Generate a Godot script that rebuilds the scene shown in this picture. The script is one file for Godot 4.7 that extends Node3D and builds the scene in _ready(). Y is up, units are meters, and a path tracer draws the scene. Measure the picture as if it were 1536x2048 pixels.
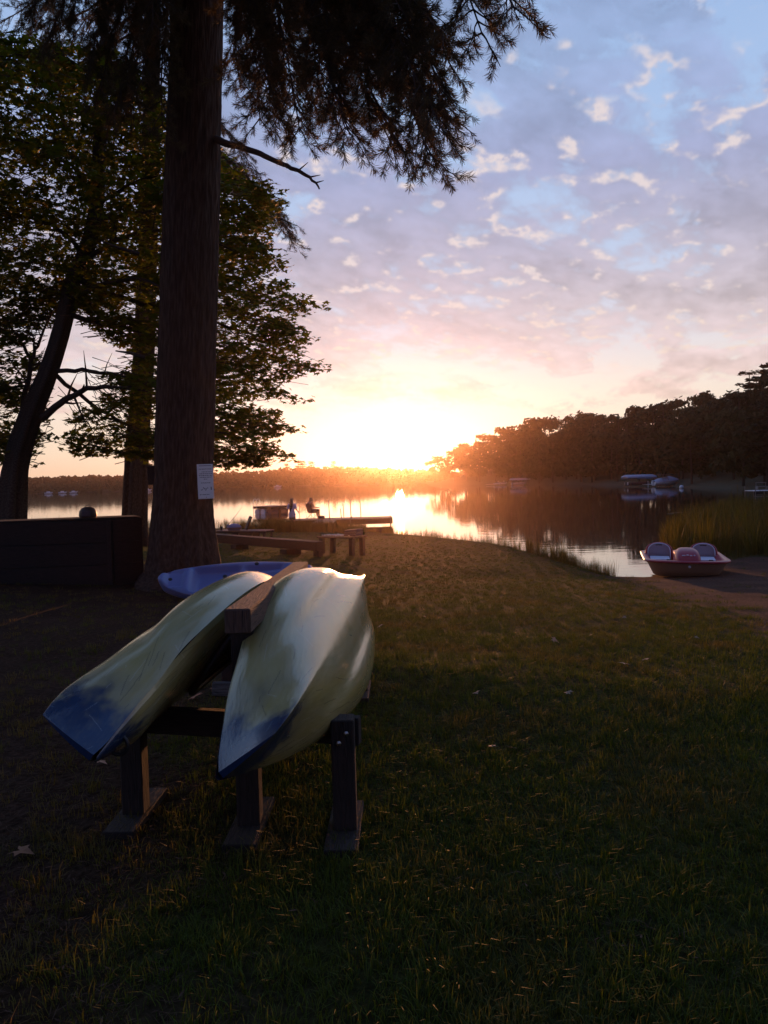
extends Node3D

# Lake shore at sunset: kayak rack, pines, maple, pedal boat, dock with two people, wooded shores.
const DEG := PI / 180.0
const EYE := Vector3(0.0, 2.6, 0.0)
var cam_basis := Basis.from_euler(Vector3(-2.38 * DEG, 0.0, -1.6 * DEG))
var sun_dir := Vector3(0.0209, 0.0262, -1.0).normalized()
var rng := RandomNumberGenerator.new()
var used := {}
var M := {}
var lump := FastNoiseLite.new()
var shore := PackedVector2Array()
var mud_zone := PackedVector2Array()


# ---------------------------------------------------------------- naming and grouping
func numbered(called: String) -> String:
	used[called] = used.get(called, -1) + 1
	return called if used[called] == 0 else "%s_%03d" % [called, used[called]]


func tag(o: Node3D, label: String, category: String, group := "", kind := "") -> void:
	if label:
		o.set_meta("label", label)
	if category:
		o.set_meta("category", category)
	if group:
		o.set_meta("group", group)
	if kind:
		o.set_meta("kind", kind)


func thing(called: String, label: String, category: String, where := Vector3.ZERO, turn := 0.0, group := "") -> Node3D:
	var o := Node3D.new()
	o.name = numbered(called)
	add_child(o)
	o.position = where
	o.rotation.y = turn
	tag(o, label, category, group)
	return o


func part(called: String, mesh: Mesh, mat: Material, parent: Node3D = null) -> MeshInstance3D:
	var o := MeshInstance3D.new()
	o.mesh = mesh
	o.material_override = mat
	if parent == null:
		o.name = numbered(called)
		add_child(o)
	else:
		o.name = called
		parent.add_child(o, true)
	return o


func structure(called: String, mesh: Mesh, mat: Material, label := "", category := "") -> MeshInstance3D:
	var o := part(called, mesh, mat)
	tag(o, label, category, "", "structure")
	return o


func scatter(called: String, mesh: Mesh, mat: Material, places: Array, tints: Array, parent: Node3D = null) -> MultiMeshInstance3D:
	var mm := MultiMesh.new()
	mm.transform_format = MultiMesh.TRANSFORM_3D
	mm.use_colors = tints.size() > 0
	mm.mesh = mesh
	mm.instance_count = places.size()
	for i in places.size():
		mm.set_instance_transform(i, places[i])
		if tints.size():
			mm.set_instance_color(i, tints[i])
	var o := MultiMeshInstance3D.new()
	o.multimesh = mm
	o.material_override = mat
	o.set_meta("kind", "stuff")
	if parent == null:
		o.name = numbered(called)
		add_child(o)
	else:
		o.name = called
		parent.add_child(o, true)
	return o


# a point of the place: seen under photo pixel (x, y) at a depth in metres
func spot(x: float, y: float, depth: float) -> Vector3:
	var d := cam_basis * Vector3((x - 768.0) / 1539.0, (1024.0 - y) / 1539.0, -1.0)
	return EYE + d * (depth / -d.z)


# ---------------------------------------------------------------- geometry collector
class Geo:
	var v := PackedVector3Array()
	var n := PackedVector3Array()
	var uv := PackedVector2Array()
	var c := PackedColorArray()
	var tint := Color.WHITE
	var tinted := false

	func tri(a: Vector3, b: Vector3, d: Vector3, na: Vector3, nb: Vector3, nd: Vector3, ua := Vector2.ZERO, ub := Vector2.ZERO, ud := Vector2.ZERO) -> void:
		if (d - a).cross(b - a).dot(na + nb + nd) < 0.0:
			v.append_array([a, d, b])
			n.append_array([na, nd, nb])
			uv.append_array([ua, ud, ub])
		else:
			v.append_array([a, b, d])
			n.append_array([na, nb, nd])
			uv.append_array([ua, ub, ud])
		if tinted:
			c.append_array([tint, tint, tint])

	func flat(a: Vector3, b: Vector3, d: Vector3, e: Vector3, out: Vector3, ua := Vector2.ZERO, ub := Vector2(1, 0), ud := Vector2(1, 1), ue := Vector2(0, 1)) -> void:
		var k := (b - a).cross(d - a)
		if k.length_squared() < 1e-14:
			k = (d - a).cross(e - a)
		k = k.normalized()
		if k.dot(out) < 0.0:
			k = -k
		tri(a, b, d, k, k, k, ua, ub, ud)
		tri(a, d, e, k, k, k, ua, ud, ue)

	# box with chamfered edges; v of the texture runs along its longest side
	func box(at: Transform3D, size: Vector3, bevel := 0.006) -> void:
		var h := size * 0.5
		var b: float = minf(bevel, minf(h.x, minf(h.y, h.z)) * 0.45)
		var long := 0 if size.x >= size.y and size.x >= size.z else (1 if size.y >= size.z else 2)
		var shift := Vector2(fposmod(at.origin.x * 3.7 + at.origin.z, 1.0), fposmod(at.origin.y * 2.3 + at.origin.z * 1.9, 1.0))
		for axis in 3:
			for s in [-1.0, 1.0]:
				var i := (axis + 1) % 3
				var j := (axis + 2) % 3
				var p := []
				var t := []
				for q in [[-1.0, -1.0], [1.0, -1.0], [1.0, 1.0], [-1.0, 1.0]]:
					var w := Vector3.ZERO
					w[axis] = s * h[axis]
					w[i] = q[0] * (h[i] - b)
					w[j] = q[1] * (h[j] - b)
					p.append(at * w)
					t.append(shift + (Vector2(w[j], w[i]) if i == long else Vector2(w[i], w[j])))
				var o := Vector3.ZERO
				o[axis] = s
				flat(p[0], p[1], p[2], p[3], at.basis * o, t[0], t[1], t[2], t[3])
		if b <= 0.0:
			return
		for axis in 3:
			var i := (axis + 1) % 3
			var j := (axis + 2) % 3
			for si in [-1.0, 1.0]:
				for sj in [-1.0, 1.0]:
					var p := []
					for q in [[-1.0, 0], [1.0, 0], [1.0, 1], [-1.0, 1]]:
						var w := Vector3.ZERO
						w[axis] = q[0] * (h[axis] - b)
						w[i] = si * (h[i] if q[1] == 0 else h[i] - b)
						w[j] = sj * (h[j] - b if q[1] == 0 else h[j])
						p.append(at * w)
					var o := Vector3.ZERO
					o[i] = si
					o[j] = sj
					flat(p[0], p[1], p[2], p[3], at.basis * o)
		for sx in [-1.0, 1.0]:
			for sy in [-1.0, 1.0]:
				for sz in [-1.0, 1.0]:
					var s := Vector3(sx, sy, sz)
					var k := (at.basis * s).normalized()
					tri(at * (s * (h - Vector3(0, b, b))), at * (s * (h - Vector3(b, 0, b))), at * (s * (h - Vector3(b, b, 0))), k, k, k)

	# a skin over rings of equally many points
	func loft(rings: Array, closed := true, cap0 := true, cap1 := true, uv_scale := Vector2.ONE) -> void:
		var rows := rings.size()
		var cols: int = rings[0].size()
		var mids := []
		for r in rings:
			var m := Vector3.ZERO
			for p in r:
				m += p
			mids.append(m / cols)
		var normals := []
		var vote := 0.0
		for i in rows:
			var row := PackedVector3Array()
			var ia: int = maxi(i - 1, 0)
			var ib: int = mini(i + 1, rows - 1)
			for j in cols:
				var ja: int = (j - 1 + cols) % cols if closed else maxi(j - 1, 0)
				var jb: int = (j + 1) % cols if closed else mini(j + 1, cols - 1)
				var du: Vector3 = rings[i][jb] - rings[i][ja]
				if du.length_squared() < 1e-10:
					var o: int = ib if i == 0 else ia
					du = rings[o][jb] - rings[o][ja]
				var dv: Vector3 = rings[ib][j] - rings[ia][j]
				var k := du.cross(dv).normalized()
				row.append(k)
				vote += k.dot(rings[i][j] - mids[i])
			normals.append(row)
		var sgn := 1.0 if vote >= 0.0 else -1.0
		var last := cols if closed else cols - 1
		for i in rows - 1:
			for j in last:
				var k := (j + 1) % cols
				var ua := Vector2(float(j) / last, float(i) / (rows - 1)) * uv_scale
				var ub := Vector2(float(j + 1) / last, float(i) / (rows - 1)) * uv_scale
				var uc := Vector2(float(j + 1) / last, float(i + 1) / (rows - 1)) * uv_scale
				var ud := Vector2(float(j) / last, float(i + 1) / (rows - 1)) * uv_scale
				tri(rings[i][j], rings[i][k], rings[i + 1][k], normals[i][j] * sgn, normals[i][k] * sgn, normals[i + 1][k] * sgn, ua, ub, uc)
				tri(rings[i][j], rings[i + 1][k], rings[i + 1][j], normals[i][j] * sgn, normals[i + 1][k] * sgn, normals[i + 1][j] * sgn, ua, uc, ud)
		for e in [[cap0, 0, 1], [cap1, rows - 1, rows - 2]]:
			if e[0] and closed:
				var o: Vector3 = (mids[e[1]] - mids[e[2]]).normalized()
				for j in cols:
					tri(mids[e[1]], rings[e[1]][j], rings[e[1]][(j + 1) % cols], o, o, o)

	func tube(pts: Array, radii: Array, sides := 8, caps := true, uv_scale := Vector2.ONE) -> void:
		var rings := []
		var side := Vector3.ZERO
		for i in pts.size():
			var t: Vector3 = (pts[mini(i + 1, pts.size() - 1)] - pts[maxi(i - 1, 0)]).normalized()
			if side == Vector3.ZERO:
				side = t.cross(Vector3.UP if absf(t.y) < 0.9 else Vector3.RIGHT)
			side = (side - t * side.dot(t)).normalized()
			var up := t.cross(side)
			var ring := PackedVector3Array()
			for j in sides:
				var a := TAU * j / sides
				ring.append(pts[i] + (side * cos(a) + up * sin(a)) * radii[i])
			rings.append(ring)
		loft(rings, true, caps, caps, uv_scale)

	# a solid of revolution round y: profile of (radius, height)
	func lathe(at: Transform3D, profile: Array, sides := 20) -> void:
		var rings := []
		for p in profile:
			var ring := PackedVector3Array()
			for j in sides:
				var a := TAU * j / sides
				ring.append(at * Vector3(p.x * cos(a), p.y, p.x * sin(a)))
			rings.append(ring)
		loft(rings, true, profile[0].x > 0.001, profile[-1].x > 0.001)

	func done() -> ArrayMesh:
		var a := []
		a.resize(Mesh.ARRAY_MAX)
		a[Mesh.ARRAY_VERTEX] = v
		a[Mesh.ARRAY_NORMAL] = n
		a[Mesh.ARRAY_TEX_UV] = uv
		if tinted:
			a[Mesh.ARRAY_COLOR] = c
		var m := ArrayMesh.new()
		m.add_surface_from_arrays(Mesh.PRIMITIVE_TRIANGLES, a)
		return m


func placed(where: Vector3, turn := Vector3.ZERO) -> Transform3D:
	return Transform3D(Basis.from_euler(turn * DEG), where)


# a box whose long side (z) runs from a to b, with its y as near to up as can be
func beam(g: Geo, a: Vector3, b: Vector3, width: float, height: float, bevel := 0.006, up := Vector3.UP) -> void:
	var z := (b - a).normalized()
	var x := up.cross(z).normalized()
	if x.length_squared() < 0.5:
		x = Vector3.RIGHT
	g.box(Transform3D(Basis(x, z.cross(x), z), (a + b) * 0.5), Vector3(width, height, a.distance_to(b)), bevel)


func smooth(e0: float, e1: float, x: float) -> float:
	return smoothstep(e0, e1, x)


func lin(r: float, g: float, b: float) -> Color:
	return Color(r / 255.0, g / 255.0, b / 255.0).srgb_to_linear()


func base(r: float, g: float, b: float) -> Color:   # a real-world (linear) base colour as Godot takes it
	return Color(r, g, b).linear_to_srgb()


func mat(color: Color, rough := 0.8, metal := 0.0) -> StandardMaterial3D:
	var m := StandardMaterial3D.new()
	m.albedo_color = color
	m.roughness = rough
	m.metallic = metal
	return m


func noise_map(freq: float, kind: int, octaves: int, ramp: Array, size := 512, seed_ := 1) -> NoiseTexture2D:
	var f := FastNoiseLite.new()
	f.noise_type = kind
	f.frequency = freq
	f.fractal_octaves = octaves
	f.seed = seed_
	var t := NoiseTexture2D.new()
	t.width = size
	t.height = size
	t.seamless = true
	t.noise = f
	if ramp.size():
		var g := Gradient.new()
		var at := PackedFloat32Array()
		var col := PackedColorArray()
		for i in ramp.size():
			at.append(float(i) / (ramp.size() - 1))
			col.append(ramp[i])
		g.offsets = at
		g.colors = col
		t.color_ramp = g
	return t


# ---------------------------------------------------------------- sky
var sky_big := FastNoiseLite.new()
var sky_fine := FastNoiseLite.new()
var clear_stops := []
var dusk_stops := []
var cloud_stops := []


func stops(list: Array, x: float) -> Color:
	for i in range(1, list.size()):
		if x <= list[i][0]:
			var t: float = clampf((x - list[i - 1][0]) / (list[i][0] - list[i - 1][0]), 0.0, 1.0)
			return list[i - 1][1].lerp(list[i][1], t)
	return list[-1][1]


func sky_color(d: Vector3) -> Color:
	var el := rad_to_deg(asin(clampf(d.y, 0.0, 1.0)))
	var az := rad_to_deg(atan2(d.x, -d.z)) - 1.2
	var far := smooth(35.0, 150.0, absf(az)) * (1.0 - smooth(50.0, 85.0, el))
	var col := stops(clear_stops, el).lerp(stops(dusk_stops, el), far)
	var q := Vector2(d.x, d.z) / (maxf(d.y, 0.0) + 0.20)
	var n := sky_big.get_noise_2d(q.x * 0.9 + q.y * 0.35, q.y * 0.8)
	var f := sky_fine.get_noise_2d(q.x + q.y * 0.3, q.y * 0.9)
	var m := n * 0.75 + f * 0.62
	var cover := smooth(4.6, 9.5, el + n * 4.0) * (1.0 - 0.94 * smooth(22.5, 30.5, el - n * 9.0 - az * 0.05))
	var body := stops(cloud_stops, el).lerp(stops(dusk_stops, el) * 0.85, far)
	var dens := smooth(-0.50, 0.12, m + 0.12 - (1.0 - cover) * 0.75) * smooth(0.0, 0.3, cover)
	var lit := lin(246, 232, 232).lerp(lin(255, 232, 216), 1.0 - smooth(6.0, 15.0, el))
	col = col.lerp(body * (1.0 + 0.20 * f - 0.12 * smooth(0.0, 0.5, n)), dens * 0.94)
	var fleck := sky_fine.get_noise_2d(q.x * 1.15 + 9.0, q.y * 1.15)
	var edge := exp(-pow((m + 0.13) / 0.13, 2.0)) * smooth(0.0, 0.45, fleck) * cover
	col = col.lerp(lit, clampf(edge * 1.0, 0.0, 0.9) * (1.0 - far))
	# the glow of the low sun in the air
	var sh := sqrt(pow(az / 2.5, 2.0) + pow((el - 1.3) / 0.95, 2.0))
	var s := rad_to_deg(acos(clampf(d.dot(sun_dir), -1.0, 1.0)))
	col += Color(7.0, 4.6, 2.2) * exp(-pow(s / 1.0, 2.0))
	col += Color(1.45, 1.12, 0.74) * exp(-pow(sh / 3.9, 1.5))
	col += Color(0.22, 0.15, 0.09) * exp(-sh / 9.0)
	return col


func make_sky() -> PanoramaSkyMaterial:
	sky_big.seed = 11
	sky_big.frequency = 1.9
	sky_big.fractal_octaves = 5
	sky_big.fractal_gain = 0.52
	sky_big.domain_warp_enabled = true
	sky_big.domain_warp_amplitude = 0.5
	sky_big.domain_warp_frequency = 0.7
	sky_fine.seed = 5
	sky_fine.frequency = 7.5
	sky_fine.fractal_octaves = 4
	clear_stops = [[0.0, lin(255, 214, 180)], [2.5, lin(255, 232, 205)], [6.0, lin(254, 240, 228)], [10.0, lin(232, 232, 244)], [15.0, lin(202, 220, 250)], [22.0, lin(182, 210, 250)], [32.0, lin(164, 196, 243)], [45.0, lin(134, 168, 224)], [60.0, lin(104, 138, 204)], [90.0, lin(82, 112, 178)]]
	dusk_stops = [[0.0, lin(140, 122, 134)], [8.0, lin(118, 118, 146)], [25.0, lin(92, 108, 156)], [90.0, lin(82, 112, 178)]]
	cloud_stops = [[4.0, lin(254, 222, 208)], [8.0, lin(240, 219, 221)], [12.0, lin(213, 202, 213)], [16.0, lin(192, 189, 212)], [21.0, lin(170, 178, 216)], [28.0, lin(164, 188, 232)], [60.0, lin(92, 116, 168)]]
	var w := 4096
	var h := 2048
	var coarse := sky_window(0, 0, w, h, 4).to_image()
	coarse.resize(w, h, Image.INTERPOLATE_BILINEAR)
	for x0 in [0, 4096 - 408]:
		coarse.blit_rect(sky_window(x0, 512, 408, 520, 1).to_image(), Rect2i(0, 0, 408, 520), Vector2i(x0, 512))
	var m := PanoramaSkyMaterial.new()
	m.panorama = ImageTexture.create_from_image(coarse)
	return m


class Pixels:
	var w: int
	var h: int
	var data := PackedFloat32Array()

	func to_image() -> Image:
		var im := Image.create_from_data(w, h, false, Image.FORMAT_RGBF, data.to_byte_array())
		return im


func sky_window(x0: int, y0: int, ww: int, hh: int, step: int) -> Pixels:
	var p := Pixels.new()
	p.w = ww / step
	p.h = hh / step
	p.data.resize(p.w * p.h * 3)
	var k := 0
	for j in p.h:
		var el := (0.5 - (y0 + (j + 0.5) * step) / 2048.0) * PI
		var low := el < -0.02
		for i in p.w:
			var c := Color(0.09, 0.08, 0.075)
			if not low:
				var az := (x0 + (i + 0.5) * step) / 4096.0 * TAU   # column 0 looks along -z
				c = sky_color(Vector3(sin(az) * cos(el), sin(el), -cos(az) * cos(el)))
			p.data[k] = c.r
			p.data[k + 1] = c.g
			p.data[k + 2] = c.b
			k += 3
	return p


# ---------------------------------------------------------------- lie of the land; d is the depth in front of the camera (-z)
func shore_distance(x: float, d: float) -> float:   # > 0 on land
	var p := Vector2(x, d)
	var best := 1e9
	for i in shore.size():
		var a := shore[i]
		var b := shore[(i + 1) % shore.size()]
		best = minf(best, p.distance_squared_to(Geometry2D.get_closest_point_to_segment(p, a, b)))
	return sqrt(best) * (1.0 if Geometry2D.is_point_in_polygon(p, shore) else -1.0)


func ground_y(x: float, d: float, s := INF) -> float:
	if s == INF:
		s = shore_distance(x, d)
	if s < 0.0:
		return -0.02 - 0.9 * smooth(0.0, 9.0, -s)
	var t := clampf(s / 14.0, 0.0, 1.0)
	var y := 0.02 + 0.09 * smooth(0.0, 0.7, s) + 0.99 * pow(t, 1.1) * lerpf(1.0, 0.65, smooth(15.0, 28.0, d))
	return y + lump.get_noise_2d(x * 6.0, d * 6.0) * 0.025 * smooth(0.0, 3.0, s)


func on_ground(x: float, d: float, up := 0.0) -> Vector3:
	return Vector3(x, ground_y(x, d) + up, -d)


func muddy(x: float, d: float) -> float:
	var p := Vector2(x, d)
	var best := 1e9
	for i in mud_zone.size():
		best = minf(best, p.distance_to(Geometry2D.get_closest_point_to_segment(p, mud_zone[i], mud_zone[(i + 1) % mud_zone.size()])))
	if not Geometry2D.is_point_in_polygon(p, mud_zone):
		best = -best
	return smooth(-0.5, 0.6, best + lump.get_noise_2d(x * 25.0, d * 25.0) * 0.9)


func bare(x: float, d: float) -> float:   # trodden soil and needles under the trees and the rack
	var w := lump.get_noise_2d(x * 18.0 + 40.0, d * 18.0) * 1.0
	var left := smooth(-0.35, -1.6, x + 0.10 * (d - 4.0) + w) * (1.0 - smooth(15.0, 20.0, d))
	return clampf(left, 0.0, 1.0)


func build_ground() -> void:
	shore = PackedVector2Array([Vector2(-900, 66), Vector2(-60, 62), Vector2(-40, 59), Vector2(-20, 51), Vector2(-8, 43.5), Vector2(-5, 40.5), Vector2(-2.5, 38.8), Vector2(-0.7, 38), Vector2(2.0, 34),
		Vector2(4.4, 29.3), Vector2(5.2, 24.4), Vector2(5.55, 21), Vector2(5.75, 18.9), Vector2(6.4, 18.7), Vector2(7.2, 20.0), Vector2(8.4, 21.6), Vector2(9.2, 24), Vector2(11.0, 29), Vector2(15.5, 38), Vector2(22, 46), Vector2(36, 56), Vector2(60, 62),
		Vector2(900, 60), Vector2(900, -900), Vector2(-900, -900)])
	mud_zone = PackedVector2Array([Vector2(5.4, 19.4), Vector2(8.2, 21.8), Vector2(11, 20.6), Vector2(17, 17), Vector2(13, 5), Vector2(4.3, 7.2), Vector2(4.5, 10), Vector2(4.9, 14)])
	var xs := [-900.0, -400.0, -200.0, -100.0, -60.0, -40.0, -30.0, -24.0, -20.0]
	var ds := [900.0, 500.0, 250.0, 120.0, 80.0, 66.0, 58.0, 52.0, 48.0]
	for i in range(1, 115):
		xs.append(-20.0 + i * 0.35)
	xs.append_array([24.0, 30.0, 38.0, 50.0, 70.0, 100.0, 200.0, 400.0, 900.0])
	for i in range(1, 150):
		ds.append(48.0 - i * 0.35)
	ds.append_array([-6.0, -9.0, -14.0, -25.0, -60.0, -150.0, -400.0, -900.0])
	var a := []
	a.resize(Mesh.ARRAY_MAX)
	var v := PackedVector3Array()
	var c := PackedColorArray()
	var ix := PackedInt32Array()
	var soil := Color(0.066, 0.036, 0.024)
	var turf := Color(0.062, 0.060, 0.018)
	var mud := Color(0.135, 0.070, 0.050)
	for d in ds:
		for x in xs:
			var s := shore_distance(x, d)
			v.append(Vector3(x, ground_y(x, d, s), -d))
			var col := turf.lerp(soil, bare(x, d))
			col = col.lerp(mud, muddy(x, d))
			if s < 0.0:
				col = col.lerp(Color(0.05, 0.04, 0.028), smooth(0.0, -0.6, s))
			c.append(col * (1.0 + 0.5 * lump.get_noise_2d(x * 60.0, d * 60.0)))
	var nx := xs.size()
	for i in ds.size() - 1:
		for j in nx - 1:
			var q := i * nx + j
			ix.append_array([q, q + nx + 1, q + nx, q, q + 1, q + nx + 1])
	var nor := PackedVector3Array()
	nor.resize(v.size())
	for k in range(0, ix.size(), 3):
		var f := (v[ix[k + 2]] - v[ix[k]]).cross(v[ix[k + 1]] - v[ix[k]])
		if f.y < 0.0:
			var sw := ix[k + 1]
			ix[k + 1] = ix[k + 2]
			ix[k + 2] = sw
			f = -f
		for e in 3:
			nor[ix[k + e]] += f
	for k in nor.size():
		nor[k] = nor[k].normalized()
	a[Mesh.ARRAY_VERTEX] = v
	a[Mesh.ARRAY_NORMAL] = nor
	a[Mesh.ARRAY_COLOR] = c
	a[Mesh.ARRAY_INDEX] = ix
	var m := ArrayMesh.new()
	m.add_surface_from_arrays(Mesh.PRIMITIVE_TRIANGLES, a)
	structure("ground", m, M.ground)


func build_water() -> void:
	var g := Geo.new()
	g.flat(Vector3(-900, 0, -900), Vector3(900, 0, -900), Vector3(900, 0, -12), Vector3(-900, 0, -12), Vector3.UP)
	structure("lake_water", g.done(), M.water)


# wooded land beyond the water: a strip that rises inland from a shoreline given as (x, depth)
func hill_strip(called: String, line: Array, inland: Array, rise: Array, toward: Vector2) -> void:
	var g := Geo.new()
	var rings := []
	for k in inland.size():
		var row := PackedVector3Array()
		for i in line.size():
			var p: Vector2 = line[i] + toward * inland[k]
			row.append(Vector3(p.x, rise[k], -p.y))
		rings.append(row)
	for k in rings.size() - 1:
		for i in line.size() - 1:
			g.flat(rings[k][i], rings[k][i + 1], rings[k + 1][i + 1], rings[k + 1][i], Vector3.UP)
	structure(called, g.done(), M.hill)


# ---------------------------------------------------------------- materials
func build_materials() -> void:
	lump.seed = 3
	lump.frequency = 0.05
	lump.fractal_octaves = 4
	var simplex := FastNoiseLite.TYPE_SIMPLEX_SMOOTH
	var grain_fine := noise_map(0.05, simplex, 4, [], 512, 21)
	var mottled := noise_map(0.03, simplex, 5, [Color(0.55, 0.55, 0.55), Color(0.8, 0.8, 0.8), Color(1, 1, 1)], 512, 8)
	M.relief = grain_fine
	var m := mat(Color.WHITE, 0.95)
	m.vertex_color_use_as_albedo = true
	m.albedo_texture = mottled
	m.uv1_triplanar = true
	m.uv1_world_triplanar = true
	m.uv1_scale = Vector3(0.9, 0.9, 0.9)
	m.heightmap_enabled = true
	m.heightmap_texture = grain_fine
	m.heightmap_scale = 2.0
	m.metallic_specular = 0.15
	M.ground = m
	m = mat(base(0.012, 0.014, 0.014), 0.035)
	m.metallic_specular = 0.5
	m.heightmap_enabled = true
	m.heightmap_texture = noise_map(0.012, simplex, 4, [], 512, 31)
	m.heightmap_scale = 0.11
	m.uv1_triplanar = true
	m.uv1_world_triplanar = true
	m.uv1_scale = Vector3(0.06, 0.1, 0.20)
	M.water = m
	M.hill = mat(base(0.03, 0.035, 0.015), 0.95)
	build_plant_materials()
	build_object_materials()


func leafy(rough: float, through: Color) -> StandardMaterial3D:
	var m := mat(Color.WHITE, rough)
	m.vertex_color_use_as_albedo = true
	m.backlight_enabled = true
	m.backlight = through
	m.metallic_specular = 0.25
	m.cull_mode = BaseMaterial3D.CULL_DISABLED
	return m


func build_plant_materials() -> void:
	var simplex := FastNoiseLite.TYPE_SIMPLEX_SMOOTH
	var bark := noise_map(0.03, simplex, 5, [Color(0.62, 0.60, 0.58), Color(0.8, 0.78, 0.76), Color(1, 1, 1)], 512, 41)
	var m := mat(base(0.10, 0.070, 0.058), 0.95)
	m.albedo_texture = bark
	m.heightmap_enabled = true
	m.heightmap_texture = bark
	m.heightmap_scale = 4.0
	m.uv1_scale = Vector3(4.0, 0.45, 1.0)
	m.metallic_specular = 0.2
	M.pine_bark = m
	m = mat(base(0.10, 0.088, 0.078), 0.9)
	m.albedo_texture = bark
	m.heightmap_enabled = true
	m.heightmap_texture = bark
	m.heightmap_scale = 0.8
	m.uv1_scale = Vector3(2.0, 0.8, 1.0)
	m.metallic_specular = 0.2
	M.maple_bark = m
	M.twig = mat(base(0.05, 0.036, 0.028), 0.9)
	M.maple_leaf = leafy(0.55, Color(1.0, 0.92, 0.42))
	M.needle = leafy(0.6, Color(0.8, 0.7, 0.45))
	M.far_leaf = leafy(0.9, Color(0.25, 0.24, 0.12))
	M.blade = leafy(0.6, Color(1.0, 0.9, 0.4))


func wood(color: Color, rough := 0.85) -> StandardMaterial3D:
	var m := mat(color, rough)
	m.albedo_texture = M.grain
	m.heightmap_enabled = true
	m.heightmap_texture = M.grain
	m.heightmap_scale = 0.6
	m.uv1_scale = Vector3(4.0, 0.9, 1.0)
	return m


func plastic(color: Color, rough := 0.35, bump := 0.05) -> StandardMaterial3D:
	var m := mat(color, rough)
	m.heightmap_enabled = true
	m.heightmap_texture = M.relief
	m.heightmap_scale = bump
	m.uv1_triplanar = true
	m.uv1_scale = Vector3(3, 3, 3)
	return m


func wood_grain() -> ImageTexture:
	var f := FastNoiseLite.new()
	f.seed = 12
	f.frequency = 0.02
	f.fractal_octaves = 3
	var im := Image.create_empty(256, 512, false, Image.FORMAT_RGB8)
	for y in 512:
		for x in 256:
			var bend := f.get_noise_2d(x * 1.2, y * 0.35) * 30.0
			var ring := 0.5 + 0.5 * sin((x + bend) * 0.24)
			var fibre := f.get_noise_2d(x * 14.0, y * 0.9)
			var crack := smooth(0.42, 0.55, f.get_noise_2d(x * 6.0 + 300.0, y * 0.5))
			var v := clampf(0.70 + 0.18 * ring + 0.26 * fibre - 0.5 * crack, 0.15, 1.0)
			im.set_pixel(x, y, Color(v, v * 0.97, v * 0.94))
	return ImageTexture.create_from_image(im)


# moulded-in kayak colours: yellow hull, blue blown into both ends with a ragged edge; u runs round, v along
func kayak_skin() -> ImageTexture:
	var f := FastNoiseLite.new()
	f.seed = 17
	f.frequency = 0.012
	f.fractal_octaves = 4
	var w := 256
	var h := 768
	var im := Image.create_empty(w, h, false, Image.FORMAT_RGB8)
	var yellow := Color(0.33, 0.27, 0.09)
	var pale := Color(0.37, 0.32, 0.15)
	var blue := Color(0.007, 0.026, 0.075)
	for y in h:
		for x in w:
			var v := float(y) / h
			var e := minf(v, 1.0 - v)
			var n := f.get_noise_2d(x * 0.9, y * 0.8)
			var rag := f.get_noise_2d(x * 3.0 + 500.0, y * 3.0)
			var t := smooth(0.190, 0.120, e + n * 0.07 + rag * 0.012)
			var haze_ := smooth(0.25, 0.10, e + n * 0.10) * 0.40
			var col := yellow.lerp(pale, clampf(0.5 + f.get_noise_2d(x * 2.0, y * 0.6 + 900.0), 0.0, 1.0))
			col = col.lerp(blue, maxf(t, haze_))
			var scuff := smooth(0.50, 0.62, absf(f.get_noise_2d(x * 9.0 + y * 0.8, y * 1.3 + 40.0)) * 1.6)
			col = col.lerp(Color(0.22, 0.19, 0.12), scuff * 0.06)
			var grime := smooth(0.05, 0.5, f.get_noise_2d(x * 5.0 + 77.0, y * 2.2 + 300.0))
			col = col.lerp(Color(0.10, 0.08, 0.045), grime * 0.10)
			im.set_pixel(x, y, col.linear_to_srgb())
	var r := RandomNumberGenerator.new()
	r.seed = 9
	for k in 170:   # scratches from beaches and racks
		var p := Vector2(r.randf() * w, r.randf() * h)
		var d := Vector2(r.randf_range(-0.5, 0.5), 1.0).normalized()
		if k % 6 == 0:
			d = Vector2(1.0, r.randf_range(-0.5, 0.5)).normalized()
		var ink := Color(0.05, 0.04, 0.03) if k % 3 else Color(0.55, 0.52, 0.40)
		for i in r.randi_range(5, 46):
			p += d
			d = d.rotated(r.randf_range(-0.03, 0.03))
			if p.x >= 0.0 and p.x < w and p.y >= 0.0 and p.y < h:
				var o := im.get_pixel(int(p.x), int(p.y))
				im.set_pixel(int(p.x), int(p.y), o.lerp(ink.linear_to_srgb(), 0.38))
	return ImageTexture.create_from_image(im)


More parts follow.
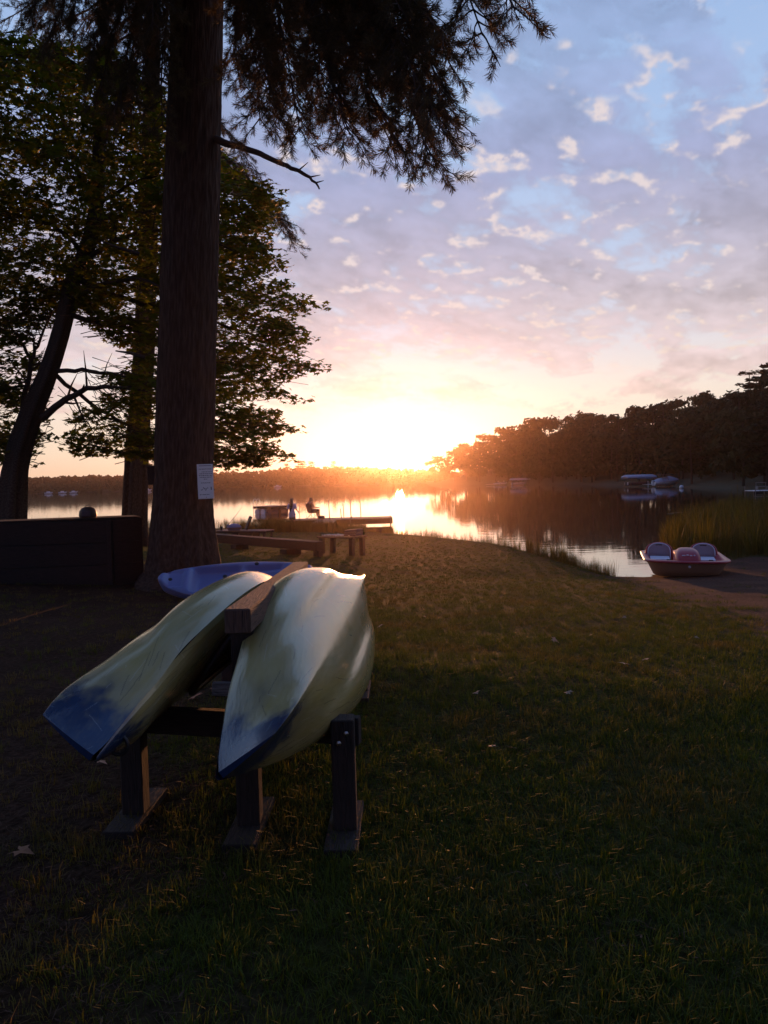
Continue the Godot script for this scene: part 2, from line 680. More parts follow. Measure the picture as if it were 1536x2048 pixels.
# the printed notice: lines of small dark type, a sketch map, a last line; too small in the view to be read
func notice_print() -> ImageTexture:
	var im := Image.create_empty(128, 288, false, Image.FORMAT_RGB8)
	im.fill(Color(0.86, 0.85, 0.86))
	var r := RandomNumberGenerator.new()
	r.seed = 4
	var ink := Color(0.13, 0.12, 0.14)
	im.fill_rect(Rect2i(14, 10, 100, 4), ink)
	for row in [[36, 12, 116], [60, 34, 118], [75, 16, 124], [90, 12, 120], [105, 18, 118], [121, 50, 78], [152, 26, 104], [250, 12, 92]]:
		var x: int = row[1]
		while x < row[2]:
			var n: int = mini(r.randi_range(5, 17), row[2] - x)
			for k in n:
				if k % 3 != 2:
					im.fill_rect(Rect2i(x + k, row[0] + r.randi_range(0, 1), 1, r.randi_range(4, 7)), ink)
			x += n + 4
	for k in 60:
		im.fill_rect(Rect2i(22 + k, 205 + int(10.0 * sin(k * 0.21) + 5.0 * sin(k * 0.53)), 2, 3), Color(0.3, 0.28, 0.32))
		im.fill_rect(Rect2i(40 + k / 2, 192 + k / 3, 2, 2), Color(0.35, 0.33, 0.36))
	im.fill_rect(Rect2i(104, 190, 6, 26), Color(0.04, 0.03, 0.05))
	return ImageTexture.create_from_image(im)


func build_object_materials() -> void:
	M.grain = wood_grain()
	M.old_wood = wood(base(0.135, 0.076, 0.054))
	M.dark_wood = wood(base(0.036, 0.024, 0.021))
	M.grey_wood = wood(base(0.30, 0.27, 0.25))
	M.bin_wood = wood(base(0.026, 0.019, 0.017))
	var m := mat(Color.WHITE, 0.26)
	m.albedo_texture = kayak_skin()
	m.heightmap_enabled = true
	m.heightmap_texture = M.relief
	m.heightmap_scale = 0.10
	m.uv1_scale = Vector3(1, 1, 1)
	m.roughness_texture = noise_map(0.02, FastNoiseLite.TYPE_SIMPLEX_SMOOTH, 5, [Color(0.75, 0.75, 0.75), Color(1, 1, 1), Color(1, 1, 1)], 512, 61)
	m.clearcoat_enabled = true
	m.clearcoat = 0.4
	m.clearcoat_roughness = 0.12
	M.kayak = m
	M.black_plastic = plastic(base(0.015, 0.015, 0.017), 0.45)
	M.blue_plastic = plastic(base(0.15, 0.19, 0.40), 0.38)
	M.red_plastic = plastic(base(0.40, 0.045, 0.06), 0.32)
	M.tan_plastic = plastic(base(0.42, 0.27, 0.19), 0.4)
	M.white_plastic = plastic(base(0.74, 0.72, 0.80), 0.4)
	M.steel = mat(base(0.45, 0.45, 0.46), 0.3, 1.0)
	M.dark_metal = mat(base(0.05, 0.05, 0.055), 0.5, 0.5)
	M.white_paint = mat(base(0.66, 0.67, 0.72), 0.5)
	M.canvas = mat(base(0.36, 0.38, 0.50), 0.75)
	M.skin = mat(base(0.40, 0.23, 0.16), 0.55)
	M.hair = mat(base(0.045, 0.022, 0.013), 0.5)
	M.fair_hair = mat(base(0.30, 0.19, 0.09), 0.55)
	M.fair_hair.backlight_enabled = true
	M.fair_hair.backlight = Color(0.5, 0.35, 0.2)
	M.lilac_cloth = mat(base(0.52, 0.48, 0.66), 0.9)
	M.rust_cloth = mat(base(0.20, 0.11, 0.10), 0.9)
	M.navy_cloth = mat(base(0.035, 0.035, 0.07), 0.9)
	M.chair_cloth = mat(base(0.07, 0.045, 0.05), 0.9)
	M.towel = mat(base(0.45, 0.38, 0.36), 0.95)
	M.bag = mat(base(0.20, 0.20, 0.34), 0.8)
	M.eye = mat(base(0.02, 0.015, 0.012), 0.2)
	m = mat(Color.WHITE, 0.5)
	m.albedo_texture = notice_print()
	M.notice = m


# ---------------------------------------------------------------- trees
# a smooth run of count points through the given ones, with their radii
func along(pts: Array, radii: Array, count: int) -> Array:
	var ps := []
	var rs := []
	for i in count:
		var t := float(i) / (count - 1) * (pts.size() - 1)
		var k: int = mini(int(t), pts.size() - 2)
		var f := t - k
		var p0: Vector3 = pts[maxi(k - 1, 0)]
		var p3: Vector3 = pts[mini(k + 2, pts.size() - 1)]
		ps.append(pts[k].cubic_interpolate(pts[k + 1], p0, p3, f))
		rs.append(lerpf(radii[k], radii[k + 1], f))
	return [ps, rs]


# a trunk whose bark stands out in long ridges
func bark_trunk(g: Geo, pts: Array, radii: Array, rows: int, sides: int, furrow: float, seed_: int) -> void:
	var run := along(pts, radii, rows)
	var f := FastNoiseLite.new()
	f.seed = seed_
	f.frequency = 1.0
	f.fractal_octaves = 3
	var rings := []
	for i in rows:
		var p: Vector3 = run[0][i]
		var t: Vector3 = (run[0][mini(i + 1, rows - 1)] - run[0][maxi(i - 1, 0)]).normalized()
		var x := Vector3(1, 0, 0)
		x = (x - t * x.dot(t)).normalized()
		var z := x.cross(t)
		var ring := PackedVector3Array()
		for j in sides:
			var a := TAU * j / sides
			var r: float = run[1][i]
			var q := Vector3(cos(a), 0, sin(a))
			var ridge := 1.0 - absf(f.get_noise_3d(q.x * r * 6.0, p.y * 1.1, q.z * r * 6.0)) * 2.0
			var root: float = maxf(0.0, r - radii[-1] * 1.12) * 0.95 * f.get_noise_3d(q.x * 1.6, 7.0, q.z * 1.6)
			ring.append(p + (x * cos(a) + z * sin(a)) * (r + ridge * furrow + root))
		rings.append(ring)
	g.loft(rings, true, false, true, Vector2(1.0, pts[0].distance_to(pts[-1]) / (TAU * radii[-1])))


func facing(dir: Vector3, roll: float, size: float) -> Transform3D:   # y of the copy along dir
	var y := dir.normalized()
	var x := y.cross(Vector3.FORWARD if absf(y.z) < 0.9 else Vector3.RIGHT).normalized()
	return Transform3D(Basis(x, y, x.cross(y)).rotated(y, roll).scaled(Vector3.ONE * size), Vector3.ZERO)


func jitter(r: float) -> Vector3:
	return Vector3(rng.randf_range(-r, r), rng.randf_range(-r, r), rng.randf_range(-r, r))


# tuft of pine needles, 1 unit long
func needle_tuft(seed_: int, count: int, width: float) -> ArrayMesh:
	rng.seed = seed_
	var g := Geo.new()
	g.tinted = true
	for i in count:
		var a := rng.randf() * TAU
		var open := rng.randf_range(0.25, 1.05)
		var d := Vector3(cos(a) * sin(open), cos(open), sin(a) * sin(open)).normalized()
		var s := d.cross(jitter(1.0)).normalized() * width
		var b := Vector3(0, rng.randf_range(-0.35, 0.25), 0)
		var k := d.cross(s).normalized()
		var e := b + d * rng.randf_range(0.75, 1.1) - Vector3(0, 0.06, 0)
		g.tint = Color.WHITE * rng.randf_range(0.75, 1.2)
		g.tri(b - s * 0.6, b + s * 0.6, b.lerp(e, 0.6) + s, k, k, k)
		g.tri(b - s * 0.6, b.lerp(e, 0.6) + s, b.lerp(e, 0.6) - s, k, k, k)
		g.tri(b.lerp(e, 0.6) - s, b.lerp(e, 0.6) + s, e, k, k, k)
	return g.done()


# one bough of a pine: limb, side shoots, twigs, tufts
func pine_bough(g: Geo, tufts: Array, tints: Array, a: Vector3, b: Vector3, r0: float, reach: float, tuft: float, gap: float) -> void:
	var n := 12
	var pts := []
	var rad := []
	var span := a.distance_to(b)
	for i in n:
		var t := float(i) / (n - 1)
		var p := a.lerp(b, t)
		p.y += sin(t * PI) * span * 0.10
		pts.append(p + jitter(0.012 * span) * (1.0 if i > 0 and i < n - 1 else 0.0))
		rad.append(lerpf(r0, 0.008, pow(t, 0.7)))
	g.tube(pts, rad, 7, true)
	var t := 0.22
	while t < 1.0:
		var k: int = mini(int(t * (n - 1)), n - 2)
		var o: Vector3 = pts[k].lerp(pts[k + 1], t * (n - 1) - k)
		var fwd: Vector3 = (pts[k + 1] - pts[k]).normalized()
		for s in [-1.0, 1.0]:
			var side: Vector3 = fwd.cross(Vector3.UP).normalized() * s
			var d: Vector3 = (fwd * 0.8 + side * rng.randf_range(0.35, 1.0) + Vector3(0, rng.randf_range(-0.5, 0.35), 0)).normalized()
			var L := reach * rng.randf_range(0.55, 1.0) * (1.0 - 0.35 * t)
			var sp := [o]
			var sr := [0.011]
			for i in range(1, 6):
				var f := i / 5.0
				sp.append(o + d * L * f + Vector3(0, -0.12 * L * f * f, 0) + jitter(0.02 * L))
				sr.append(lerpf(0.010, 0.004, f))
			g.tube(sp, sr, 4, false)
			var q := 0.3
			while q < 1.001:
				var ki: int = mini(int(q * 5.0), 4)
				var base_: Vector3 = sp[ki].lerp(sp[ki + 1], q * 5.0 - ki)
				var dir: Vector3 = (sp[ki + 1] - sp[ki]).normalized()
				var tw := (dir + jitter(0.8) + Vector3(0, -0.10, 0)).normalized()
				var tl := rng.randf_range(0.14, 0.30) * (reach / 0.9)
				if q > 0.93:
					tw = dir
				g.tube([base_, base_ + tw * tl], [0.004, 0.0025], 3, false)
				var w := 0.25
				while w <= 1.0:
					var xf := facing((tw + jitter(0.25)).normalized(), rng.randf() * TAU, tuft * rng.randf_range(0.8, 1.15))
					xf.origin = base_ + tw * tl * w
					tufts.append(xf)
					var bright := rng.randf_range(0.7, 1.25)
					tints.append(Color(0.10 * bright, 0.086 * bright, 0.052 * bright))
					w += gap / tl
				q += 0.075 / L * (reach / 0.9) * 1.5
		t += 0.19 / span * reach


func build_big_pine() -> void:
	var foot := on_ground(spot(362, 1142, 13.2).x, 13.2)
	var o := thing("pine_tree", "tall thick pine beside the blue kayak, with a white notice on its trunk", "pine tree", foot)
	var pts := [foot - Vector3(0, 0.25, 0), foot + Vector3(0.0, 0.06, 0), foot + Vector3(0.02, 0.35, 0), spot(365, 1000, 13.2), spot(372, 750, 13.2), spot(381, 450, 13.2), spot(391, 150, 13.2), spot(398, -150, 13.2), spot(408, -600, 13.2)]
	var rad := [0.98, 0.80, 0.62, 0.485, 0.475, 0.455, 0.42, 0.40, 0.35]
	for i in pts.size():
		pts[i] -= foot
	var g := Geo.new()
	bark_trunk(g, pts, rad, 300, 120, 0.024, 5)
	part("trunk", g.done(), M.pine_bark, o)
	# the dead branch
	g = Geo.new()
	var line := [spot(432, 280, 13.0), spot(480, 294, 12.7), spot(530, 312, 12.4), spot(575, 332, 12.1), spot(612, 350, 11.9), spot(640, 376, 11.7)]
	for i in line.size():
		line[i] -= foot
	var run := along(line, [0.065, 0.05, 0.042, 0.034, 0.026, 0.012], 26)
	for i in run[0].size():
		run[0][i] += jitter(0.012)
	g.tube(run[0], run[1], 8)
	for k in [[18, Vector3(0.16, 0.08, 0.1)], [21, Vector3(0.17, -0.01, 0.1)], [14, Vector3(0.05, -0.08, 0.05)], [23, Vector3(0.12, 0.03, 0.0)]]:
		var p: Vector3 = run[0][k[0]]
		g.tube([p, p + k[1] * 0.5, p + k[1]], [0.014, 0.010, 0.004], 5)
	part("dead_branch", g.done(), M.twig, o)
	for s in [[Vector3(-0.42, 5.6, 0.25), Vector3(-0.95, 5.75, 0.5)], [Vector3(-0.42, 3.9, 0.2), Vector3(-0.85, 4.0, 0.35)]]:
		g = Geo.new()
		g.tube([s[0], s[0].lerp(s[1], 0.5) + jitter(0.03), s[1]], [0.035, 0.025, 0.01], 6)
		part("branch_stub", g.done(), M.twig, o)
	rng.seed = 77
	var tufts := []
	var tints := []
	var from := spot(440, -420, 12.9)
	var aims := [[890, 270, 8.6, 0], [860, 320, 8.7, 0], [885, 190, 8.9, 0], [700, 270, 9.4, 0], [800, 300, 9.1, 0], [600, 265, 10.2, 0], [520, 250, 11.2, 0], [890, 80, 9.1, 0], [760, 160, 9.3, 0], [570, 130, 10.6, 0],
		[660, 70, 9.8, 0], [800, 20, 9.0, 0], [640, 190, 9.9, 0], [840, 230, 8.9, 0], [740, 215, 9.6, 0], [500, 60, 11.0, 0], [480, 170, 11.6, 0], [720, -30, 9.5, 0],
		[1030, 20, 7.9, 1], [965, 70, 8.1, 1], [1010, -60, 8.2, 1], [930, -60, 8.4, 1],
		[855, 300, 9.3, 0], [900, 240, 9.4, 0], [905, 140, 9.6, 0], [770, 260, 9.8, 0], [820, 130, 9.6, 0], [670, 235, 10.1, 0], [590, 220, 10.8, 0], [540, 210, 11.2, 0], [850, 60, 9.7, 0], [730, 90, 10.2, 0], [620, 30, 10.6, 0], [500, 130, 11.6, 0], [780, -60, 9.8, 0], [560, -20, 11.0, 0], [690, 255, 9.6, 0], [560, 255, 10.6, 0], [530, 160, 11.2, 0],
		[225, 235, 12.2, 2], [330, 150, 12.4, 2], [200, 190, 12.3, 2], [300, 10, 12.2, 2], [200, 20, 12.3, 2], [90, 90, 11.8, 2], [260, 210, 12.6, 2], [60, 20, 11.6, 2], [285, 170, 11.8, 2], [180, 120, 12.0, 2], [305, 60, 11.5, 2], [240, 40, 11.8, 2], [325, 250, 12.2, 2], [140, 40, 12.0, 2], [260, 120, 12.4, 2]]
	for q in aims:
		g = Geo.new()
		var a: Vector3 = [from + jitter(0.25), spot(820, -420, 10.0) + jitter(0.1), spot(372, -320, 12.9) + jitter(0.2)][q[3]]
		pine_bough(g, tufts, tints, a - foot, spot(q[0], q[1], q[2]) - foot, 0.045, 0.74, 0.112, 0.085)
		part("bough", g.done(), M.twig, o)
	# the crown overhead, above the view, that keeps the rack in shade
	for q in 26:
		g = Geo.new()
		var a := spot(405, -420 - 30.0 * (q % 6), 12.9)
		var turn := lerpf(-2.5, 0.95, q / 25.0) + rng.randf_range(-0.1, 0.1)
		var out := Vector3(sin(turn), 0, cos(turn)) * rng.randf_range(5.0, 9.5)
		var e := Vector3(a.x, 0, a.z) + out + Vector3(0, rng.randf_range(9.8, 13.0), 0)
		if e.y - 2.6 < 0.70 * -e.z + 0.8 and e.z < -1.0:
			e.y = 2.6 + 0.70 * -e.z + 1.2
		pine_bough(g, tufts, tints, a - foot, e - foot, 0.06, 1.5, 0.16, 0.10)
		part("bough", g.done(), M.twig, o)
	print("big pine tufts ", tufts.size())
	scatter("needles", needle_tuft(3, 30, 0.023), M.needle, tufts, tints, o)


func build_second_pine() -> void:
	var foot := on_ground(spot(272, 1056, 24.0).x, 24.0)
	var o := thing("pine_tree", "slimmer straight pine trunk standing behind the low plank bin, between leaning maple and big pine", "pine tree", foot)
	var pts := [foot - Vector3(0, 0.3, 0), foot + Vector3(0, 0.1, 0), foot + Vector3(0, 0.6, 0), spot(277, 900, 24), spot(290, 700, 24), spot(300, 400, 24), spot(306, 100, 24), spot(312, -200, 24)]
	for i in pts.size():
		pts[i] -= foot
	var g := Geo.new()
	bark_trunk(g, pts, [0.55, 0.46, 0.36, 0.32, 0.29, 0.25, 0.21, 0.15], 120, 48, 0.012, 15)
	part("trunk", g.done(), M.pine_bark, o)
	rng.seed = 78
	var tufts := []
	var tints := []
	var aims := [[582, 470, 22.6], [560, 425, 22.8], [540, 400, 23.2], [575, 455, 23.6], [500, 330, 22.5], [60, 60, 22.5], [120, 110, 22.8], [20, 150, 23.4], [90, 10, 22.0], [150, 200, 23.0], [30, 260, 23.5], [210, 60, 22.6], [440, 380, 21.5], [180, 300, 22.5], [-60, 100, 23.0]]
	for q in aims:
		g = Geo.new()
		var b := spot(q[0], q[1], q[2])
		var a := spot(304, q[1] - 150 - rng.randf() * 60.0, 24.0)
		pine_bough(g, tufts, tints, a - foot, b - foot, 0.05, 1.15, 0.13, 0.085)
		part("bough", g.done(), M.twig, o)
	print("second pine tufts ", tufts.size())
	scatter("needles", needle_tuft(4, 22, 0.026), M.needle, tufts, tints, o)


func maple_leaf() -> ArrayMesh:
	var g := Geo.new()
	var ring := []
	for k in [[0.0, 0.0], [35, 0.42], [52, 0.92], [66, 0.55], [82, 0.62], [100, 1.02], [120, 0.58], [138, 0.62], [180, 1.18]]:
		ring.append(Vector2(k[0], k[1]))
	var all := []
	for k in ring:
		all.append(Vector3(sin(k.x * DEG) * k.y, -0.16 * k.y * k.y + 0.18 * absf(sin(k.x * DEG)) * k.y, cos(k.x * DEG) * k.y))
	for k in range(ring.size() - 2, 0, -1):
		var p: Vector3 = all[k]
		all.append(Vector3(-p.x, p.y, p.z))
	var mid := Vector3(0, 0.02, -0.25)
	for i in all.size():
		var p: Vector3 = all[i]
		var q: Vector3 = all[(i + 1) % all.size()]
		var k := (q - mid).cross(p - mid).normalized()
		if k.y < 0.0:
			k = -k
		g.tri(mid, p, q, k, k, k)
	return g.done()


func build_maple() -> void:
	var foot := on_ground(spot(12, 1060, 16.0).x, 16.0)
	var o := thing("maple_tree", "yellow-green maple leaning out from behind the low plank bin on the left", "maple tree", foot)
	var line := [foot - Vector3(0.1, 0.3, 0), foot + Vector3(0, 0.15, 0), spot(30, 938, 16), spot(60, 833, 16), spot(97, 742, 16), spot(125, 651, 16), spot(146, 560, 16), spot(176, 490, 16), spot(194, 400, 16), spot(198, 300, 16), spot(206, 150, 16), spot(212, 0, 16), spot(216, -160, 16)]
	for i in line.size():
		line[i] -= foot
	var g := Geo.new()
	bark_trunk(g, line, [0.38, 0.29, 0.20, 0.18, 0.15, 0.14, 0.13, 0.125, 0.115, 0.10, 0.085, 0.07, 0.05], 150, 40, 0.006, 25)
	part("trunk", g.done(), M.maple_bark, o)
	rng.seed = 91
	# limbs: start and end under photo pixels with depth, thickness
	var limbs := [[85, 835, 16.0, 135, 795, 15.6, 205, 772, 15.2, 300, 785, 14.8, 0.085], [112, 742, 16.0, 180, 742, 15.5, 250, 755, 15.0, 330, 770, 14.6, 0.05], [44, 850, 16.0, 58, 745, 16.2, 75, 690, 16.3, 112, 612, 16.6, 0.065],
		[62, 722, 16.3, 40, 675, 16.4, 10, 650, 16.6, -60, 610, 17.0, 0.04], [140, 600, 16.0, 200, 570, 15.2, 280, 560, 14.4, 380, 600, 13.4, 0.05], [150, 545, 16.0, 230, 480, 15.6, 330, 460, 15.0, 470, 500, 14.2, 0.06],
		[190, 420, 16.0, 260, 370, 15.8, 350, 350, 15.6, 480, 370, 15.2, 0.05], [150, 560, 16.0, 260, 600, 16.5, 420, 640, 17.0, 590, 700, 17.0, 0.07], [135, 630, 16.0, 260, 660, 16.3, 420, 720, 16.4, 560, 770, 16.2, 0.06],
		[195, 400, 16.0, 140, 330, 15.4, 70, 290, 15.0, -40, 270, 14.6, 0.05], [200, 300, 16.0, 240, 220, 15.6, 290, 170, 15.4, 330, 130, 15.2, 0.04], [205, 160, 16.0, 140, 120, 15.6, 60, 110, 15.4, -60, 120, 15.0, 0.04],
		[165, 500, 16.0, 100, 450, 15.6, 20, 430, 15.2, -90, 440, 15.0, 0.05], [100, 740, 16.0, 200, 820, 16.8, 300, 870, 17.2, 420, 905, 17.2, 0.05], [190, 440, 16.0, 330, 420, 17.5, 450, 430, 18.0, 560, 540, 18.0, 0.06]]
	var bones := []
	for q in limbs:
		var pts := [spot(q[0], q[1], q[2]) - foot, spot(q[3], q[4], q[5]) - foot, spot(q[6], q[7], q[8]) - foot, spot(q[9], q[10], q[11]) - foot]
		var run := along(pts, [q[12], q[12] * 0.75, q[12] * 0.5, q[12] * 0.15], 16)
		for i in range(1, 16):
			run[0][i] += jitter(0.03)
		g = Geo.new()
		g.tube(run[0], run[1], 7)
		for i in range(3, 16, 2):
			bones.append(run[0][i])
		for i in range(4, 15):   # side shoots
			var p: Vector3 = run[0][i]
			var d := (run[0][i + 1] - run[0][i - 1] as Vector3).normalized() + jitter(0.8)
			var e := p + d.normalized() * rng.randf_range(0.4, 0.9)
			g.tube([p, p.lerp(e, 0.5) + jitter(0.05), e], [run[1][i] * 0.45, run[1][i] * 0.3, 0.004], 4, false)
			bones.append(e)
		part("limb", g.done(), M.maple_bark, o)
	# the crown: leaf sprays through a rounded volume
	var outline := PackedVector2Array()
	for p in [[-260, 40], [-260, 640], [15, 625], [100, 590], [235, 690], [190, 770], [105, 845], [95, 885], [140, 902], [240, 908], [300, 930], [420, 930], [535, 925], [578, 905], [520, 885], [505, 868], [572, 850], [520, 815], [500, 800], [595, 790], [520, 765], [530, 748], [645, 728], [575, 700], [560, 680], [622, 655], [550, 625], [560, 605], [628, 583], [545, 545], [560, 505], [525, 470], [505, 425], [540, 365], [505, 330], [440, 290], [330, 160], [200, 70], [0, 40]]:
		var w := spot(p[0], p[1], 15.5)
		outline.append(Vector2(w.x, w.y))
	var low := PackedVector2Array()
	for p in [[-260, 640], [0, 610], [26, 700], [8, 800], [22, 900], [0, 925], [-260, 900]]:
		var w := spot(p[0], p[1], 15.5)
		low.append(Vector2(w.x, w.y))
	var places := []
	var tints := []
	var g2 := Geo.new()
	var f := FastNoiseLite.new()
	f.seed = 6
	f.frequency = 0.55
	f.fractal_octaves = 2
	var made := 0
	for attempt in 24000:
		if made >= 3900:
			break
		var x := rng.randf_range(-10.6, -1.1)
		var y := rng.randf_range(2.7, 12.4)
		var p2 := Vector2(x, y)
		var inside := Geometry2D.is_point_in_polygon(p2, outline)
		if not inside and not Geometry2D.is_point_in_polygon(p2, low):
			continue
		var edge := 1e9
		var poly := outline if inside else low
		for i in poly.size():
			edge = minf(edge, p2.distance_to(Geometry2D.get_closest_point_to_segment(p2, poly[i], poly[(i + 1) % poly.size()])))
		var thick := 3.2 * sqrt(clampf(edge / 2.0, 0.02, 1.0))
		var z := -16.6 + rng.randf_range(-thick, thick)
		var c := Vector3(x, y, z)
		if f.get_noise_3d(x * 1.3, y * 4.2, z * 1.0) < -0.06 - 0.06 * smooth(-5.0, -3.0, x):
			continue
		if Vector2(x + 3.35, z + 13.2).length() < 0.75:
			continue
		made += 1
		var out := (c - Vector3(-6.0, 6.5, -15.8)).normalized()
		var lay := (Vector3(out.x * 0.35, 1.0, out.z * 0.35)).normalized()
		var r := rng.randf_range(0.22, 0.46) * (0.55 + 0.45 * smooth(0.0, 0.8, edge))
		# its twig, coming from inside the crown
		var root := c - (Vector3(out.x, -0.12, out.z) + jitter(0.2)).normalized() * rng.randf_range(0.45, 0.8)
		g2.tube([root - foot, root.lerp(c, 0.5) + Vector3(0, 0.04, 0) - foot, c - foot], [0.010, 0.007, 0.003], 3, false)
		for k in rng.randi_range(9, 17):
			var a := rng.randf() * TAU
			var rr := r * sqrt(rng.randf())
			var p := c + Vector3(cos(a) * rr * 1.25, 0, sin(a) * rr) + Vector3(0, -rr * rr * 0.5 + rng.randf_range(-0.09, 0.09), 0) + Vector3(out.x, 0, out.z) * rng.randf_range(-0.1, 0.2)
			var b := Basis.from_euler(Vector3(rng.randf_range(-0.2, 0.95), a + rng.randf_range(-0.8, 0.8), rng.randf_range(-0.5, 0.5)))
			var size := rng.randf_range(0.058, 0.105)
			places.append(Transform3D(b.scaled(Vector3.ONE * size), p - foot))
			var v := rng.randf_range(0.65, 1.25)
			var col := Color(0.118, 0.165, 0.026) * v
			if rng.randf() < 0.18:
				col = Color(0.16, 0.14, 0.025) * v
			tints.append(col)
	part("twigs", g2.done(), M.twig, o).set_meta("kind", "stuff")
	print("maple leaves ", places.size())
	scatter("leaves", maple_leaf(), M.maple_leaf, places, tints, o)


# crown of a broad-leaved tree, 1 unit high, made of many leaf clumps in lobes
func broad_crown(seed_: int, count: int, size: float) -> ArrayMesh:
	rng.seed = seed_
	var g := Geo.new()
	g.tinted = true
	var lobes := []
	for i in 15:
		var h := rng.randf_range(0.18, 0.92)
		var w := 0.34 * sin(pow(h, 0.8) * PI * 0.93) + 0.05
		var a := rng.randf() * TAU
		lobes.append([Vector3(cos(a) * w, h, sin(a) * w) * Vector3(0.75, 1, 0.75), rng.randf_range(0.10, 0.19), rng.randf_range(0.75, 1.25)])
	for i in count:
		var l: Array = lobes[i % lobes.size()]
		var d := jitter(1.0).normalized()
		if d.y < -0.35:
			d.y *= -0.6
		var p: Vector3 = l[0] + d * l[1] * (pow(rng.randf(), 0.28) if i % 6 else rng.randf_range(0.95, 1.4)) * Vector3(1.1, 0.85, 1.1)
		var s := size * rng.randf_range(0.6, 1.3)
		var x := jitter(1.0).normalized()
		var k := (d + jitter(0.7)).normalized()
		x = (x - k * x.dot(k)).normalized()
		var y := k.cross(x)
		g.tint = Color(0.036, 0.042, 0.014) * (l[2] * rng.randf_range(0.7, 1.3))
		g.tri(p - x * s, p + y * s * 0.9, p + x * s * 0.4 - y * s * 0.7, k, k, k)
		g.tri(p + x * s, p - y * s * 0.7, p - x * s * 0.3 + y * s * 0.8, k, k, k)
	return g.done()


# crown of a pine, 1 unit high, in ragged flat layers
func pine_crown(seed_: int, size: float) -> ArrayMesh:
	rng.seed = seed_
	var g := Geo.new()
	g.tinted = true
	var h := 0.25
	while h < 1.0:
		var reach := 0.30 * pow(1.02 - h, 0.6) * rng.randf_range(0.55, 1.1) + 0.02
		var arms := rng.randi_range(3, 5)
		for i in arms:
			var a := rng.randf() * TAU
			var d := Vector3(cos(a), 0.12, sin(a))
			var L := reach * rng.randf_range(0.6, 1.15)
			g.tint = Color(0.03, 0.022, 0.016)
			g.tube([Vector3(0, h, 0), Vector3(0, h, 0) + d * L], [0.006, 0.002], 3, false)
			for j in int(14 + 26 * L / 0.3):
				var f := rng.randf_range(0.25, 1.08)
				var p := Vector3(0, h, 0) + d * L * f + Vector3(rng.randf_range(-1, 1) * 0.05, rng.randf_range(-0.012, 0.022), rng.randf_range(-1, 1) * 0.05) * (0.5 + f * 0.6)
				var s := size * rng.randf_range(0.6, 1.25)
				var x := Vector3(rng.randf_range(-1, 1), rng.randf_range(-0.25, 0.25), rng.randf_range(-1, 1)).normalized()
				var k := Vector3(rng.randf_range(-0.6, 0.6), 1, rng.randf_range(-0.6, 0.6)).normalized()
				var y := k.cross(x)
				g.tint = Color(0.028, 0.034, 0.014) * rng.randf_range(0.7, 1.25)
				g.tri(p - x * s, p + y * s * 0.7, p + x * s * 0.5 - y * s * 0.6, k, k, k)
				g.tri(p + x * s, p - y * s * 0.6, p - x * s * 0.3 + y * s * 0.6, k, k, k)
		h += rng.randf_range(0.045, 0.085)
	return g.done()


